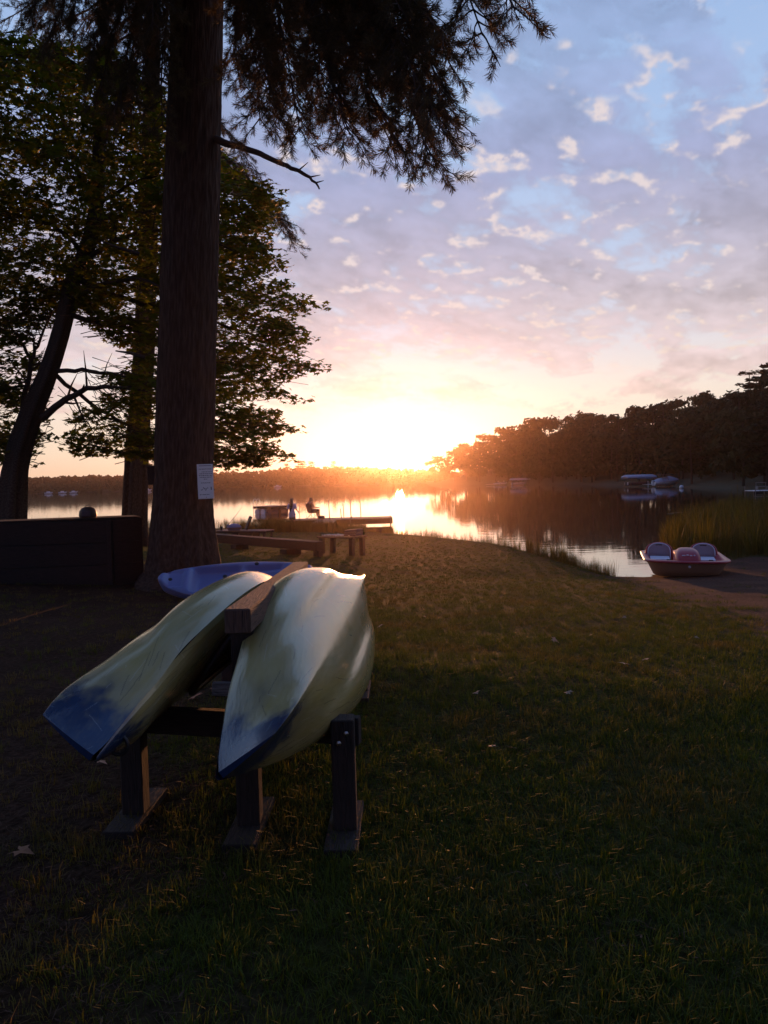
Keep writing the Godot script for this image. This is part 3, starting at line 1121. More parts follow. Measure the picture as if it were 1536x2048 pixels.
func build_hillside_trees() -> void:
	var crowns := []
	for i in 5:
		crowns.append(broad_crown(100 + i, 1500, 0.034))
	var pines := []
	for i in 3:
		pines.append(pine_crown(200 + i, 0.03))
	var tg := Geo.new()
	tg.tube([Vector3(0, -0.05, 0), Vector3(0.01, 0.3, 0), Vector3(0, 0.62, 0.01), Vector3(0, 0.97, 0)], [0.016, 0.012, 0.008, 0.002], 6, false)
	var trunk := tg.done()
	rng.seed = 55
	# the notable ones on the skyline: photo x, depth, height in metres, pine or not, label
	var notable := [[870, 300, 11.5, 0, "round lone tree at the far left tip of the wooded point nearest the sun"], [1022, 250, 19.6, 1, "small flat-topped pine rising above the left half of the wooded point"],
		[1186, 205, 18.0, 0, "tall round-topped tree on the skyline, left of the gap with sky showing through"], [1232, 195, 16.0, 1, "thin ragged pine in the gap of the skyline between two tall trees"],
		[1272, 185, 16.6, 0, "broad dark tree on the skyline just left of the tallest ragged pine"], [1320, 172, 17.6, 1, "ragged pine on the skyline above the two moored boats"],
		[1500, 135, 20.6, 1, "tall pine with stepped flat branches at the top of the right hillside"], [1530, 130, 21.0, 1, "pine at the right edge of the view, highest on the hillside"]]
	var list := []
	for q in notable:
		var p := spot(q[0], 960, q[1])
		list.append([p.x, q[1], q[2], q[3], q[4], ""])
	var line := [Vector2(17.5, 299), Vector2(27, 277), Vector2(37, 253), Vector2(45, 211), Vector2(52, 151), Vector2(48, 111), Vector2(43, 77), Vector2(60, 60)]
	var tops := [12.0, 18.0, 18.3, 16.2, 14.5, 14.0, 13.8, 13.5]
	for row in 4:
		for s in line.size() - 1:
			var n := int(line[s].distance_to(line[s + 1]) / (6.0 + row))
			for i in n:
				var t := (i + rng.randf_range(0.1, 0.9)) / n
				var p: Vector2 = line[s].lerp(line[s + 1], t) + Vector2(0.95, 0.3) * ([4.0, 11.0, 21.0, 34.0][row] + rng.randf_range(-2.0, 2.5))
				var h: float = lerpf(tops[s], tops[s + 1], t) * rng.randf_range(0.80, 1.08) * [0.78, 0.95, 1.0, 1.0][row]
				var kind := 1 if rng.randf() < 0.14 else 0
				list.append([p.x, p.y, h, kind, "", ""])
				var seen: float = 768.0 + 1539.0 * p.x / p.y
				var where: String = "near the sunlit tip of the wooded point" if seen < 980.0 else "of the wooded point behind the distant boat lift" if seen < 1080.0 else "midway along the wooded point" if seen < 1220.0 else "behind the long pale boat canopy" if seen < 1310.0 else "behind the canvas-covered motorboat" if seen < 1380.0 else "on the slope right of the boats" if seen < 1490.0 else "on the slope at the right edge"
				var depth_: String = ["by the water ", "in the second row ", "higher up ", "at the back "][row]
				list[-1][4] = ("dark pine " if kind else "leafy tree ") + depth_ + where
				list[-1][5] = ("pines " if kind else "leafy trees ") + depth_ + where
	for q in list:
		var into: float = _inland(Vector2(q[0], q[1]), line)
		var y := 0.2 + 3.3 * smooth(0.0, 14.0, into) + 3.5 * smooth(14.0, 40.0, into)
		var where := Vector3(q[0], y - 0.4, -q[1])
		var o := thing("pine_tree" if q[3] else "leafy_tree", q[4], "pine tree" if q[3] else "tree", where, rng.randf() * TAU, q[5])
		var h: float = q[2] if q[5] else q[2] - y
		var wide := rng.randf_range(0.85, 1.15)
		var t := part("trunk", trunk, M.maple_bark, o)
		t.scale = Vector3(h * 1.3, h, h * 1.3)
		var c := part("crown", (pines if q[3] else crowns)[rng.randi() % (3 if q[3] else 5)], M.far_leaf, o)
		c.scale = Vector3(h * wide, h, h * wide)


func _inland(p: Vector2, line: Array) -> float:
	var best := 1e9
	for i in line.size() - 1:
		best = minf(best, p.distance_to(Geometry2D.get_closest_point_to_segment(p, line[i], line[i + 1])))
	return best


func build_far_forest() -> void:
	rng.seed = 66
	var crown := broad_crown(300, 380, 0.06)
	var pine := pine_crown(301, 0.05)
	var places := []
	var tints := []
	var line := [Vector2(-900, 560), Vector2(-520, 520), Vector2(-300, 500), Vector2(-160, 480), Vector2(0, 470), Vector2(60, 470), Vector2(200, 480), Vector2(500, 500)]
	var tops := [15.5, 15.5, 14.0, 12.8, 12.4, 7.4, 8.5, 12.0]
	for row in 5:
		for s in line.size() - 1:
			var n := int(line[s].distance_to(line[s + 1]) / 5.0)
			for i in n:
				var t := (i + rng.randf()) / n
				var p: Vector2 = line[s].lerp(line[s + 1], t) + Vector2(0, row * 11.0 + rng.randf_range(1, 8))
				var top := lerpf(tops[s], tops[s + 1], t)
				var w := spot(620, 930, 475)
				top += 2.6 * exp(-pow((p.x - w.x) / 28.0, 2.0))
				var y := 0.3 + 2.4 * smooth(0.0, 40.0, row * 11.0)
				var h := (top - y) * rng.randf_range(0.82, 1.08) * (0.85 if row == 0 else 1.0)
				var wide := rng.randf_range(0.9, 1.35)
				places.append(Transform3D(Basis(Vector3.UP, rng.randf() * TAU).scaled(Vector3(h * wide, h * 1.06, h * wide)), Vector3(p.x, y - 0.2 * h, -p.y)))
				tints.append(Color.WHITE * rng.randf_range(0.75, 1.2))
	var f := scatter("far_forest", crown, M.far_leaf, places, tints)
	tag(f, "hazy wooded far shore of the lake below the sunset", "forest")
	for q in [[573, 478, 15.0, "lone pine on the far ridge just right of the maple leaves"], [597, 478, 16.8, "tallest pair of pines on the far ridge above the swim raft, left one"], [606, 482, 16.5, "right one of the tall pair of pines on the far ridge"], [622, 480, 16.0, "bushy pine on the far ridge above the standing person"], [668, 476, 15.6, "small lone pine on the far ridge left of the sun"]]:
		var p := spot(q[0], 940, q[1])
		var o := thing("pine_tree", q[3], "pine tree", Vector3(p.x, 2.0, -q[1]), rng.randf() * TAU)
		var h: float = q[2] - 2.0
		var c := part("crown", pine, M.far_leaf, o)
		c.scale = Vector3(h * 0.9, h, h * 0.9)
		var tg := Geo.new()
		tg.tube([Vector3(0, -0.5, 0), Vector3(0, h * 0.6, 0), Vector3(0, h * 0.97, 0)], [0.28, 0.2, 0.05], 5, false)
		part("trunk", tg.done(), M.twig, o)


# ---------------------------------------------------------------- grass, reeds, litter
func grass_tuft(seed_: int, count: int, height: float, spread: float, width: float, lean: float) -> ArrayMesh:
	rng.seed = seed_
	var g := Geo.new()
	g.tinted = true
	for i in count:
		var a := rng.randf() * TAU
		var r := spread * sqrt(rng.randf())
		var p := Vector3(cos(a) * r, -0.01, sin(a) * r)
		var h := height * rng.randf_range(0.55, 1.15)
		var d := Vector3(cos(a + rng.randf_range(-1.2, 1.2)), 0, sin(a + rng.randf_range(-1.2, 1.2))) * lean * rng.randf_range(0.2, 1.2)
		var s := Vector3(-d.z, 0, d.x).normalized() * width * rng.randf_range(0.7, 1.2)
		if s.length_squared() < 1e-9:
			s = Vector3(width, 0, 0)
		var m := p + Vector3(0, h * 0.6, 0) + d * h * 0.45
		var e := p + Vector3(0, h * (1.0 - 0.25 * d.length()), 0) + d * h * 1.2
		var k := s.cross(m - p).normalized()
		var k2 := s.cross(e - m).normalized()
		g.tint = Color.WHITE * rng.randf_range(0.7, 1.25)
		g.tri(p - s, p + s, m + s * 0.8, k, k, k)
		g.tri(p - s, m + s * 0.8, m - s * 0.8, k, k, k)
		g.tri(m - s * 0.8, m + s * 0.8, e, k2, k2, k2)
	return g.done()


func build_grass() -> void:
	var kinds := [grass_tuft(401, 24, 0.058, 0.055, 0.0017, 0.55), grass_tuft(402, 22, 0.068, 0.05, 0.0016, 0.75), grass_tuft(403, 26, 0.046, 0.06, 0.0018, 0.9)]
	rng.seed = 404
	var places := [[], [], []]
	var tints := [[], [], []]
	var d := 0.7
	while d < 39.0:
		var step := 0.040 + d * 0.0098
		var x := -0.56 * d - 1.2
		while x < 0.56 * d + 1.2:
			for k in 2:
				var px := x + rng.randf() * step
				var pd := d + rng.randf() * step
				var s := shore_distance(px, pd)
				if s < 0.02:
					continue
				var keep := (1.0 - 0.80 * bare(px, pd)) * (1.0 - 0.97 * muddy(px, pd))
				var thin := 0.62 + 0.55 * lump.get_noise_2d(px * 9.0 + 90.0, pd * 9.0)
				if rng.randf() > keep * clampf(thin + 0.25, 0.25, 1.0):
					continue
				var c := rng.randi() % 3
				var xf := Transform3D(Basis(Vector3.UP, rng.randf() * TAU).scaled(Vector3.ONE * rng.randf_range(0.75, 1.3)), Vector3(px, ground_y(px, pd, s), -pd))
				places[c].append(xf)
				var v := rng.randf_range(0.75, 1.3)
				var dry := clampf(lump.get_noise_2d(px * 14.0, pd * 14.0 + 70.0) * 1.2 - 0.02 + rng.randf_range(-0.2, 0.2) + 0.6 * bare(px, pd), 0.0, 1.0)
				tints[c].append(Color(0.080, 0.116, 0.020).lerp(Color(0.150, 0.115, 0.042), dry) * v)
			x += step
		d += step
	print("lawn tufts ", places[0].size() * 3)
	for k in 3:
		var o := scatter("lawn_grass", kinds[k], M.blade, places[k], tints[k])
		tag(o, ["mown green lawn grass sloping down to the lake", "longer lawn grass blades mixed through the lawn", "short flattened lawn grass mixed through the lawn"][k], "grass")


func tall_bed(called: String, label: String, meshes: Array, spots: Array, lo: float, hi: float, col: Color, patchy := 0.0) -> void:
	var o := Node3D.new()
	o.name = numbered(called)
	add_child(o)
	tag(o, label, "grass", "", "stuff")
	var places := []
	var tints := []
	for k in meshes.size():
		places.append([])
		tints.append([])
	for p in spots:
		var k: int = rng.randi() % meshes.size()
		var f := rng.randf_range(lo, hi)
		var here := lump.get_noise_3d(p.x * 22.0, 50.0, p.z * 14.0)
		f *= 1.0 + patchy * here * 1.6
		if patchy > 0.0 and rng.randf() < 0.04:
			f *= 1.45
		places[k].append(Transform3D(Basis(Vector3.UP, rng.randf() * TAU).scaled(Vector3(f, f * rng.randf_range(0.85, 1.2), f)), p))
		var tint := col.lerp(Color(0.16, 0.125, 0.05), clampf(patchy * (0.5 * lump.get_noise_3d(p.x * 30.0, 9.0, p.z * 20.0) + rng.randf_range(-0.1, 0.35)), 0.0, 0.8))
		tints[k].append(tint * rng.randf_range(0.55, 1.4))
	for k in meshes.size():
		scatter("blades", meshes[k], M.blade, places[k], tints[k], o)


func build_reeds() -> void:
	var stiff := [grass_tuft(411, 14, 1.0, 0.10, 0.006, 0.30), grass_tuft(412, 12, 0.9, 0.09, 0.006, 0.22), grass_tuft(413, 12, 1.05, 0.12, 0.005, 0.42)]
	var wide := [grass_tuft(416, 9, 1.0, 0.16, 0.013, 0.35), grass_tuft(417, 8, 1.1, 0.14, 0.012, 0.5)]
	var arching := [grass_tuft(414, 26, 1.0, 0.12, 0.006, 0.85), grass_tuft(415, 22, 0.9, 0.10, 0.006, 0.65)]
	rng.seed = 420
	var list := []
	# along the lawn's edge
	for i in 1800:
		var k := rng.randi_range(7, 11)
		var p: Vector2 = shore[k].lerp(shore[k + 1], rng.randf())
		var q := p + Vector2(rng.randf_range(-0.45, 0.25), rng.randf_range(-0.45, 0.25))
		if k == 11 and rng.randf() < 0.5:
			continue
		if lump.get_noise_2d(q.x * 20.0, q.y * 20.0) < -0.15:
			continue
		list.append(on_ground(q.x, q.y, -0.02))
	tall_bed("shore_grass", "fringe of thin tall grass along the water's edge of the lawn", stiff, list, 0.16, 0.40, Color(0.085, 0.085, 0.022), 1.0)
	list = []
	for i in 3800:
		var x := rng.randf_range(-6.2, -0.9)
		var q := Vector2(x, rng.randf_range(33.5, 41.0))
		var s := shore_distance(q.x, q.y)
		if s < -1.2 or s > 2.6 + 1.2 * lump.get_noise_2d(q.x * 15.0, q.y * 15.0):
			continue
		if q.distance_to(Vector2(-4.7, 39.3)) < 0.45 or (absf(q.x + 3.2) < 0.5 and q.y > 38.0):
			continue
		list.append(on_ground(q.x, q.y, -0.03))
	tall_bed("bank_grass", "dark thick grass on the bank in front of the dock", stiff, list, 0.28, 0.58, Color(0.06, 0.06, 0.018))
	list = []
	for i in 300:
		list.append(on_ground(rng.randf_range(-6.0, -4.55), rng.randf_range(37.3, 38.9), -0.03))
	tall_bed("fountain_grass", "arching clump of long grass at the standing person's feet", arching, list, 0.5, 0.85, Color(0.085, 0.080, 0.025))
	list = []
	for i in 15000:
		var q := Vector2(rng.randf_range(8.5, 26.0), rng.randf_range(20.8, 50.0))
		var s := shore_distance(q.x, q.y)
		if s < -0.5 or s > 9.0:
			continue
		if muddy(q.x, q.y) > 0.25 and rng.randf() < 0.93:
			continue
		if q.x > 0.55 * q.y + 3.0:
			continue
		list.append(on_ground(q.x, q.y, -0.03))
	tall_bed("marsh_grass", "thick tall green grass on the right bank behind the pedal boat", stiff + wide, list, 0.42, 0.85, Color(0.085, 0.088, 0.026), 1.0)
	list = []
	for i in 1500:
		var k := rng.randi_range(2, 5)
		var p: Vector2 = shore[k].lerp(shore[k + 1], rng.randf())
		list.append(on_ground(p.x + rng.randf_range(-0.6, 0.6), p.y + rng.randf_range(-1.2, 0.3), -0.03))
	tall_bed("shore_grass", "sparse tall grass on the left shore behind the pine trunks", stiff, list, 0.4, 0.8, Color(0.065, 0.065, 0.02))
	# brown needles and small leaf litter on the bare soil
	var g := Geo.new()
	for i in 14:
		var a := rng.randf() * TAU
		var p := Vector3(rng.randf_range(-0.09, 0.09), rng.randf_range(0.0, 0.012), rng.randf_range(-0.09, 0.09))
		var u := Vector3(cos(a), rng.randf_range(-0.1, 0.3), sin(a)) * rng.randf_range(0.012, 0.038)
		var w := Vector3(-sin(a), 0.1, cos(a)) * (rng.randf_range(0.0005, 0.0012) if i < 13 else rng.randf_range(0.003, 0.006))
		g.flat(p - u - w * 0.3, p - w, p + u, p + w, Vector3.UP)
	var places := []
	var tints := []
	for i in 24000:
		var q := Vector2(rng.randf_range(-8.0, 7.0), 0.9 + 17.0 * pow(rng.randf(), 1.5))
		if absf(q.x) > 0.56 * q.y + 1.0 or rng.randf() > maxf(0.03, maxf(bare(q.x, q.y), 0.35 * muddy(q.x, q.y))):
			continue
		places.append(Transform3D(Basis(Vector3.UP, rng.randf() * TAU).scaled(Vector3.ONE * rng.randf_range(0.6, 1.4)), on_ground(q.x, q.y, 0.012)))
		var v := rng.randf_range(0.5, 1.4)
		tints.append(Color(0.085, 0.048, 0.030) * v)
	var o := scatter("leaf_litter", g.done(), M.far_leaf, places, tints)
	tag(o, "brown pine needles and small dead leaves on the bare soil", "leaf litter")
	# weeds floating on the calm water
	g = Geo.new()
	for i in 8:
		var a := TAU * i / 8.0
		var b := TAU * (i + 1) / 8.0
		g.tri(Vector3.ZERO, Vector3(cos(a), 0, sin(a)) * 0.12, Vector3(cos(b), 0, sin(b)) * 0.12, Vector3.UP, Vector3.UP, Vector3.UP)
	places = []
	tints = []
	for i in 420:
		var t := rng.randf()
		places.append(Transform3D(Basis(Vector3.UP, rng.randf() * TAU).scaled(Vector3(rng.randf_range(0.5, 1.6), 1, rng.randf_range(0.4, 1.0))), Vector3(17.6 + 4.6 * t, 0.012, -47.5 - 1.6 * sin(t * 5.0) + rng.randf_range(-0.5, 0.5) * (0.4 + t))))
		tints.append(Color(0.10, 0.09, 0.05) * rng.randf_range(0.6, 1.3))
	o = scatter("water_weeds", g.done(), M.far_leaf, places, tints)
	tag(o, "thin streak of floating weed on the dark water left of the right-hand dock", "water weed")


func build_fallen_leaves() -> void:
	rng.seed = 430
	var m := maple_leaf()
	# photo x and y, depth, size, lit side colour, label
	var list := [[1107, 1266, 7.5, 0.055, Color(0.36, 0.17, 0.07), "orange-brown fallen leaf lying alone on the middle of the lawn", ""], [1248, 1341, 6.1, 0.06, Color(0.35, 0.27, 0.18), "pale curled fallen leaf on the lawn below the pedal boat", ""],
		[40, 1700, 3.1, 0.055, Color(0.20, 0.09, 0.04), "reddish fallen leaf at the lower left on bare soil", ""], [392, 1408, 5.3, 0.06, Color(0.40, 0.15, 0.07), "curled fallen leaf lit orange under the middle of the rack", ""],
		[430, 1396, 5.5, 0.045, Color(0.36, 0.14, 0.06), "small curled fallen leaf beside the orange-lit one under the rack", ""], [200, 1507, 4.1, 0.04, Color(0.40, 0.2, 0.12), "small pinkish fallen leaf just below the left kayak's blue end", ""],
		[267, 1546, 3.9, 0.035, Color(0.30, 0.10, 0.05), "small red fallen leaf right of the rack's near left post", ""], [760, 1240, 8.6, 0.05, Color(0.33, 0.25, 0.16), "pale fallen leaf in the grass just right of the right kayak", ""]]
	for q in list:
		var p := spot(q[0], q[1], q[2])
		var w := on_ground(p.x, -p.z, 0.035)
		var o := part("fallen_leaf", m, leaf_paint(q[4]))
		o.position = w
		o.rotation = Vector3(rng.randf_range(-0.5, 0.5), rng.randf() * TAU, rng.randf_range(-0.5, 0.5))
		o.scale = Vector3.ONE * q[3]
		tag(o, q[5], "leaf")
	for i in 14:
		var x := rng.randf_range(-0.2, 3.2)
		var d := rng.randf_range(4.0, 10.0)
		var o := part("fallen_leaf", m, leaf_paint(Color(0.22, 0.15, 0.09)))
		o.position = on_ground(x, d, 0.03)
		o.rotation = Vector3(rng.randf_range(-0.4, 0.4), rng.randf() * TAU, rng.randf_range(-0.4, 0.4))
		o.scale = Vector3.ONE * rng.randf_range(0.025, 0.04)
		tag(o, "tiny dry brown fallen leaf scattered among the lawn grass", "leaf", "tiny leaves scattered over the lawn")


func leaf_paint(c: Color) -> StandardMaterial3D:
	var m := mat(c.linear_to_srgb(), 0.7)
	m.cull_mode = BaseMaterial3D.CULL_DISABLED
	return m


# ---------------------------------------------------------------- kayaks and their rack
func build_rack() -> void:
	var o := thing("kayak_rack", "weathered timber rack holding the two yellow kayaks, with a raised middle beam", "kayak rack")
	var x0 := -0.60
	var frames := [3.22, 5.36]
	var tops := [ground_y(x0, 3.2) + 1.005, ground_y(x0, 5.4) + 0.94]
	var g := Geo.new()
	beam(g, Vector3(x0 + 0.005, tops[0] - 0.05, -3.04), Vector3(x0, tops[1] - 0.05, -5.42), 0.105, 0.10, 0.006)
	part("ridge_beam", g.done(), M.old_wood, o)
	for f in 2:
		for s in 3:
			var d: float = frames[f] + [0.24, 0.08, 0.0][s]
			var x: float = x0 + [-0.57, -0.02, 0.40][s]
			var gy := ground_y(x, d)
			g = Geo.new()
			var top: float = tops[f] - 0.102 if s == 1 else gy + 0.50
			beam(g, Vector3(x, gy + 0.025, -d), Vector3(x, top, -d), 0.098, 0.098, 0.005, Vector3.FORWARD)
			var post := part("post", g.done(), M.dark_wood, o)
			for k in 2:
				g = Geo.new()
				g.lathe(Transform3D(Basis.from_euler(Vector3(PI / 2, 0, 0)), Vector3(x + 0.016 * (k * 2 - 1), gy + 0.405 + 0.04 * k, -d + 0.049)), [Vector2(0.011, 0.0), Vector2(0.011, 0.006), Vector2(0.0, 0.008)], 6)
				part("bolt_head", g.done(), M.steel, post)
			g = Geo.new()
			beam(g, Vector3(x - 0.01, gy + 0.012, -d + 0.22), Vector3(x, gy + 0.012, -d - 0.26), 0.14, 0.042, 0.004)
			part("foot_board", g.done(), M.dark_wood, o)
		g = Geo.new()
		var d: float = frames[f]
		var gy2 := ground_y(x0, d)
		beam(g, Vector3(x0 - 0.64, gy2 + 0.425, -d - 0.335), Vector3(x0 + 0.47, gy2 + 0.425, -d - 0.058), 0.045, 0.12, 0.004)
		part("crossbeam", g.done(), M.dark_wood, o)
	g = Geo.new()
	beam(g, Vector3(x0 - 0.13, ground_y(x0, 3.2) + 0.66, -3.152), Vector3(x0 + 0.10, ground_y(x0, 3.2) + 0.645, -3.152), 0.03, 0.055, 0.003)
	part("spacer_block", g.done(), M.grey_wood, o)


# hull in its own axes: z along (near end +), keel towards -y
func kayak_station(t: float, L: float) -> Array:   # half width, keel y, gunwale y, squareness of the section
	var s := t * 2.0 - 1.0
	var a := absf(s)
	var b := 0.355 * pow(maxf(0.0, 1.0 - pow(a, 1.9)), 1.0) + 0.012
	var yk := -0.175 + 0.075 * pow(a, 5.0)
	var yg := 0.035 + 0.085 * pow(a, 2.5)
	return [b, yk, yg, lerpf(2.9, 1.25, smooth(0.15, 0.95, a)), s * L * 0.5 * (1.0 if a < 1.0 else 1.0)]


func make_kayak(label: String, centre: Vector3, along_near: Vector3, keel: Vector3) -> void:
	var o := thing("kayak", label, "kayak", centre)
	var z := along_near.normalized()
	var y := -(keel - z * keel.dot(z)).normalized()
	o.basis = Basis(y.cross(z), y, z)
	var L := 3.05
	var rows := 90
	var cols := 44
	var rings := []
	for i in rows + 1:
		var t := float(i) / rows
		t = 0.5 - 0.5 * cos(t * PI) * (0.82 + 0.18 * absf(cos(t * PI)))
		var k := kayak_station(t, L)
		var ring := PackedVector3Array()
		for j in cols + 1:
			var u := float(j) / cols * 2.0 - 1.0
			var th := absf(u) * PI * 0.5
			var e: float = 2.0 / k[3]
			var px: float = k[0] * pow(sin(th), e) * signf(u)
			var py: float = k[1] + (k[2] - k[1]) * (1.0 - pow(maxf(cos(th), 0.0), e))
			var mid := 1.0 - smooth(0.55, 0.95, absf(t * 2.0 - 1.0))
			py -= 0.016 * exp(-pow(px / 0.028, 2.0)) * (0.35 + 0.65 * (1.0 - mid))
			py += 0.012 * exp(-pow((absf(px) - 0.15) / 0.045, 2.0)) * mid
			py -= 0.006 * exp(-pow((absf(px) - 0.235) / 0.04, 2.0)) * mid
			# stem slopes back towards the deck a little
			var zz: float = k[4] - 0.05 * signf(k[4]) * smooth(0.8, 1.0, absf(t * 2.0 - 1.0)) * pow(clampf((k[2] - py) / 0.3, 0.0, 1.0), 2.0)
			ring.append(Vector3(px, py, zz))
		rings.append(ring)
	var g := Geo.new()
	g.loft(rings, false, false, false)
	for e in [0, rows]:   # close the thin stems
		var ring: PackedVector3Array = rings[e]
		var out := Vector3(0, 0, -1.0 if e == 0 else 1.0)
		var tip := float(e) / rows
		for j in cols / 2:
			g.flat(ring[j], ring[j + 1], ring[cols - j - 1], ring[cols - j], out, Vector2(0.5, tip), Vector2(0.5, tip), Vector2(0.5, tip), Vector2(0.5, tip))
	part("hull", g.done(), M.kayak, o)
	# deck with the cockpit left open
	g = Geo.new()
	var deck := []
	for i in rows + 1:
		var t := float(i) / rows
		t = 0.5 - 0.5 * cos(t * PI) * (0.82 + 0.18 * absf(cos(t * PI)))
		var k := kayak_station(t, L)
		var ring := PackedVector3Array()
		for j in 25:
			var u := j / 24.0 * 2.0 - 1.0
			ring.append(Vector3(k[0] * u, k[2] + 0.075 * pow(maxf(0.0, 1.0 - u * u), 0.7) * minf(1.0, k[0] / 0.15), k[4]))
		deck.append(ring)
	for i in rows:
		for j in 24:
			var p: Vector3 = (deck[i][j] + deck[i + 1][j + 1]) * 0.5
			if pow(p.x / 0.235, 2.0) + pow((p.z + 0.08) / 0.50, 2.0) < 1.0:
				continue
			var k: Vector3 = (deck[i + 1][j] - deck[i][j]).cross(deck[i][j + 1] - deck[i][j])
			g.flat(deck[i][j], deck[i][j + 1], deck[i + 1][j + 1], deck[i + 1][j], Vector3(0, 1, 0), Vector2(j / 24.0, float(i) / rows), Vector2((j + 1) / 24.0, float(i) / rows), Vector2((j + 1) / 24.0, (i + 1.0) / rows), Vector2(j / 24.0, (i + 1.0) / rows))
	part("deck", g.done(), M.kayak, o)
	g = Geo.new()
	var rim := []
	var rr := []
	for i in 41:
		var a := TAU * i / 40.0
		var x := 0.245 * cos(a)
		rim.append(Vector3(x, 0.035 + 0.082 * pow(1.0 - pow(x / 0.36, 2.0), 0.7) + 0.012, -0.08 + 0.515 * sin(a)))
		rr.append(0.017)
	g.tube(rim, rr, 8, false)
	part("cockpit_rim", g.done(), M.black_plastic, o)
	g = Geo.new()
	g.box(placed(Vector3(0, -0.10, -0.12), Vector3(-4, 0, 0)), Vector3(0.36, 0.05, 0.38), 0.02)
	g.box(placed(Vector3(0, 0.02, -0.36), Vector3(-14, 0, 0)), Vector3(0.34, 0.24, 0.04), 0.015)
	part("seat", g.done(), M.black_plastic, o)
	for s in [-1.0, 1.0]:
		g = Geo.new()
		var e := []
		for i in 9:
			var a := PI * i / 8.0
			e.append(Vector3(0.035 * cos(a), 0.13 + 0.035 * sin(a), s * (L * 0.5 - 0.16)))
		g.tube(e, [0.007, 0.007, 0.007, 0.007, 0.007, 0.007, 0.007, 0.007, 0.007], 6)
		part("carry_handle", g.done(), M.black_plastic, o)


func build_blue_kayak() -> void:
	var c := on_ground(spot(474, 1146, 11.5).x, 11.5, 0.31)
	var o := thing("sit_on_top_kayak", "blue sit-on-top kayak tipped on its side at the foot of the big pine", "kayak", c)
	o.rotation = Vector3(33 * DEG, 5 * DEG, 1.5 * DEG)   # long side runs along x
	var L := 2.3
	var rows := 80
	var hull := []
	var deck := []
	for i in rows + 1:
		var t := float(i) / rows
		t = 0.5 - 0.5 * cos(t * PI)
		var s := t * 2.0 - 1.0
		var a := absf(s)
		var b := 0.39 * pow(maxf(0.0, 1.0 - pow(a, 2.2)), 0.62) + 0.004
		var rise := 0.10 * pow(a, 3.0)
		var h := PackedVector3Array()
		for j in 25:
			var u := j / 24.0 * 2.0 - 1.0
			var th := absf(u) * PI * 0.5
			h.append(Vector3(s * L * 0.5, rise - 0.20 * pow(cos(th), 0.6) * minf(1.0, b / 0.12) + 0.03, b * pow(sin(th), 0.7) * signf(u)))
		hull.append(h)
		var d := PackedVector3Array()
		for j in 49:
			var u := j / 48.0 * 2.0 - 1.0
			var w := u * b
			var y := rise + 0.03 + 0.055 * (1.0 - pow(absf(u), 6.0)) * minf(1.0, b / 0.1)
			# seat well, two foot wells, bow hatch panel, drains
			var seat := smooth(0.29, 0.235, absf(w)) * smooth(-0.62, -0.50, s) * smooth(0.10, -0.02, s)
			y -= 0.13 * seat
			y += 0.05 * smooth(0.20, 0.10, absf(w)) * seat * smooth(-0.10, 0.0, s)
			var foot := smooth(0.085, 0.03, absf(absf(w) - 0.165)) * smooth(0.06, 0.16, s) * smooth(0.66, 0.52, s)
			y -= 0.12 * foot
			y += 0.028 * exp(-pow(w / 0.035, 2.0)) * smooth(0.05, 0.2, s) * smooth(0.93, 0.8, s)
			y -= 0.028 * smooth(0.13, 0.10, absf(w)) * smooth(0.70, 0.74, s) * smooth(0.95, 0.90, s)
			y -= 0.05 * smooth(0.20, 0.15, absf(w)) * smooth(-0.66, -0.72, s) * smooth(-0.94, -0.86, s)
			d.append(Vector3(s * L * 0.5, y, w))
		deck.append(d)
	var g := Geo.new()
	g.loft(hull, false, false, false)
	part("hull", g.done(), M.blue_plastic, o)
	g = Geo.new()
	g.loft(deck, false, false, false)
	part("deck", g.done(), M.blue_plastic, o)
	for q in [[0.72, 0.0], [-0.15, 0.0], [-0.85, 0.0], [0.25, 0.26], [0.25, -0.26]]:
		g = Geo.new()
		g.lathe(placed(Vector3(q[0] * L * 0.5, 0.085, q[1])), [Vector2(0.032, 0.0), Vector2(0.034, 0.014), Vector2(0.022, 0.022), Vector2(0.0, 0.022)], 12)
		part("deck_fitting", g.done(), M.black_plastic, o)
	g = Geo.new()
	g.tube([Vector3(L * 0.5 - 0.14, 0.10, -0.03), Vector3(L * 0.5 - 0.02, 0.16, 0.0), Vector3(L * 0.5 - 0.14, 0.10, 0.03)], [0.008, 0.01, 0.008], 6)
	part("carry_handle", g.done(), M.black_plastic, o)


# ---------------------------------------------------------------- pedal boat
func round_rect(hx: float, hz: float, r: float, y: float, bow: float) -> PackedVector3Array:
	var ring := PackedVector3Array()
	for c in 4:
		var cx: float = [1.0, -1.0, -1.0, 1.0][c] * (hx - r)
		var cz: float = [1.0, 1.0, -1.0, -1.0][c] * (hz - r)
		for i in 9:
			var a := (c + i / 8.0) * PI * 0.5
			var p := Vector3(cx + r * cos(a), y, cz + r * sin(a))
			if p.z > 0.0:
				p.z += bow * (1.0 - pow(absf(p.x) / hx, 2.0)) * smooth(0.0, hz, p.z)
			ring.append(p)
		# a few points along each straight side
		var nx: float = [-1.0, -1.0, 1.0, 1.0][c]
		var to: Vector3
		if c == 0: to = Vector3(-(hx - r), y, hz)
		elif c == 1: to = Vector3(-hx, y, -(hz - r))
		elif c == 2: to = Vector3(hx - r, y, -hz)
		else: to = Vector3(hx, y, hz - r)
		var fr := ring[-1]
		if c == 0: fr.z = hz
		for i in range(1, 8):
			var p := fr.lerp(to, i / 8.0)
			if p.z > 0.0:
				p.z += bow * (1.0 - pow(absf(p.x) / hx, 2.0)) * smooth(0.0, hz, p.z)
			ring.append(p)
	return ring


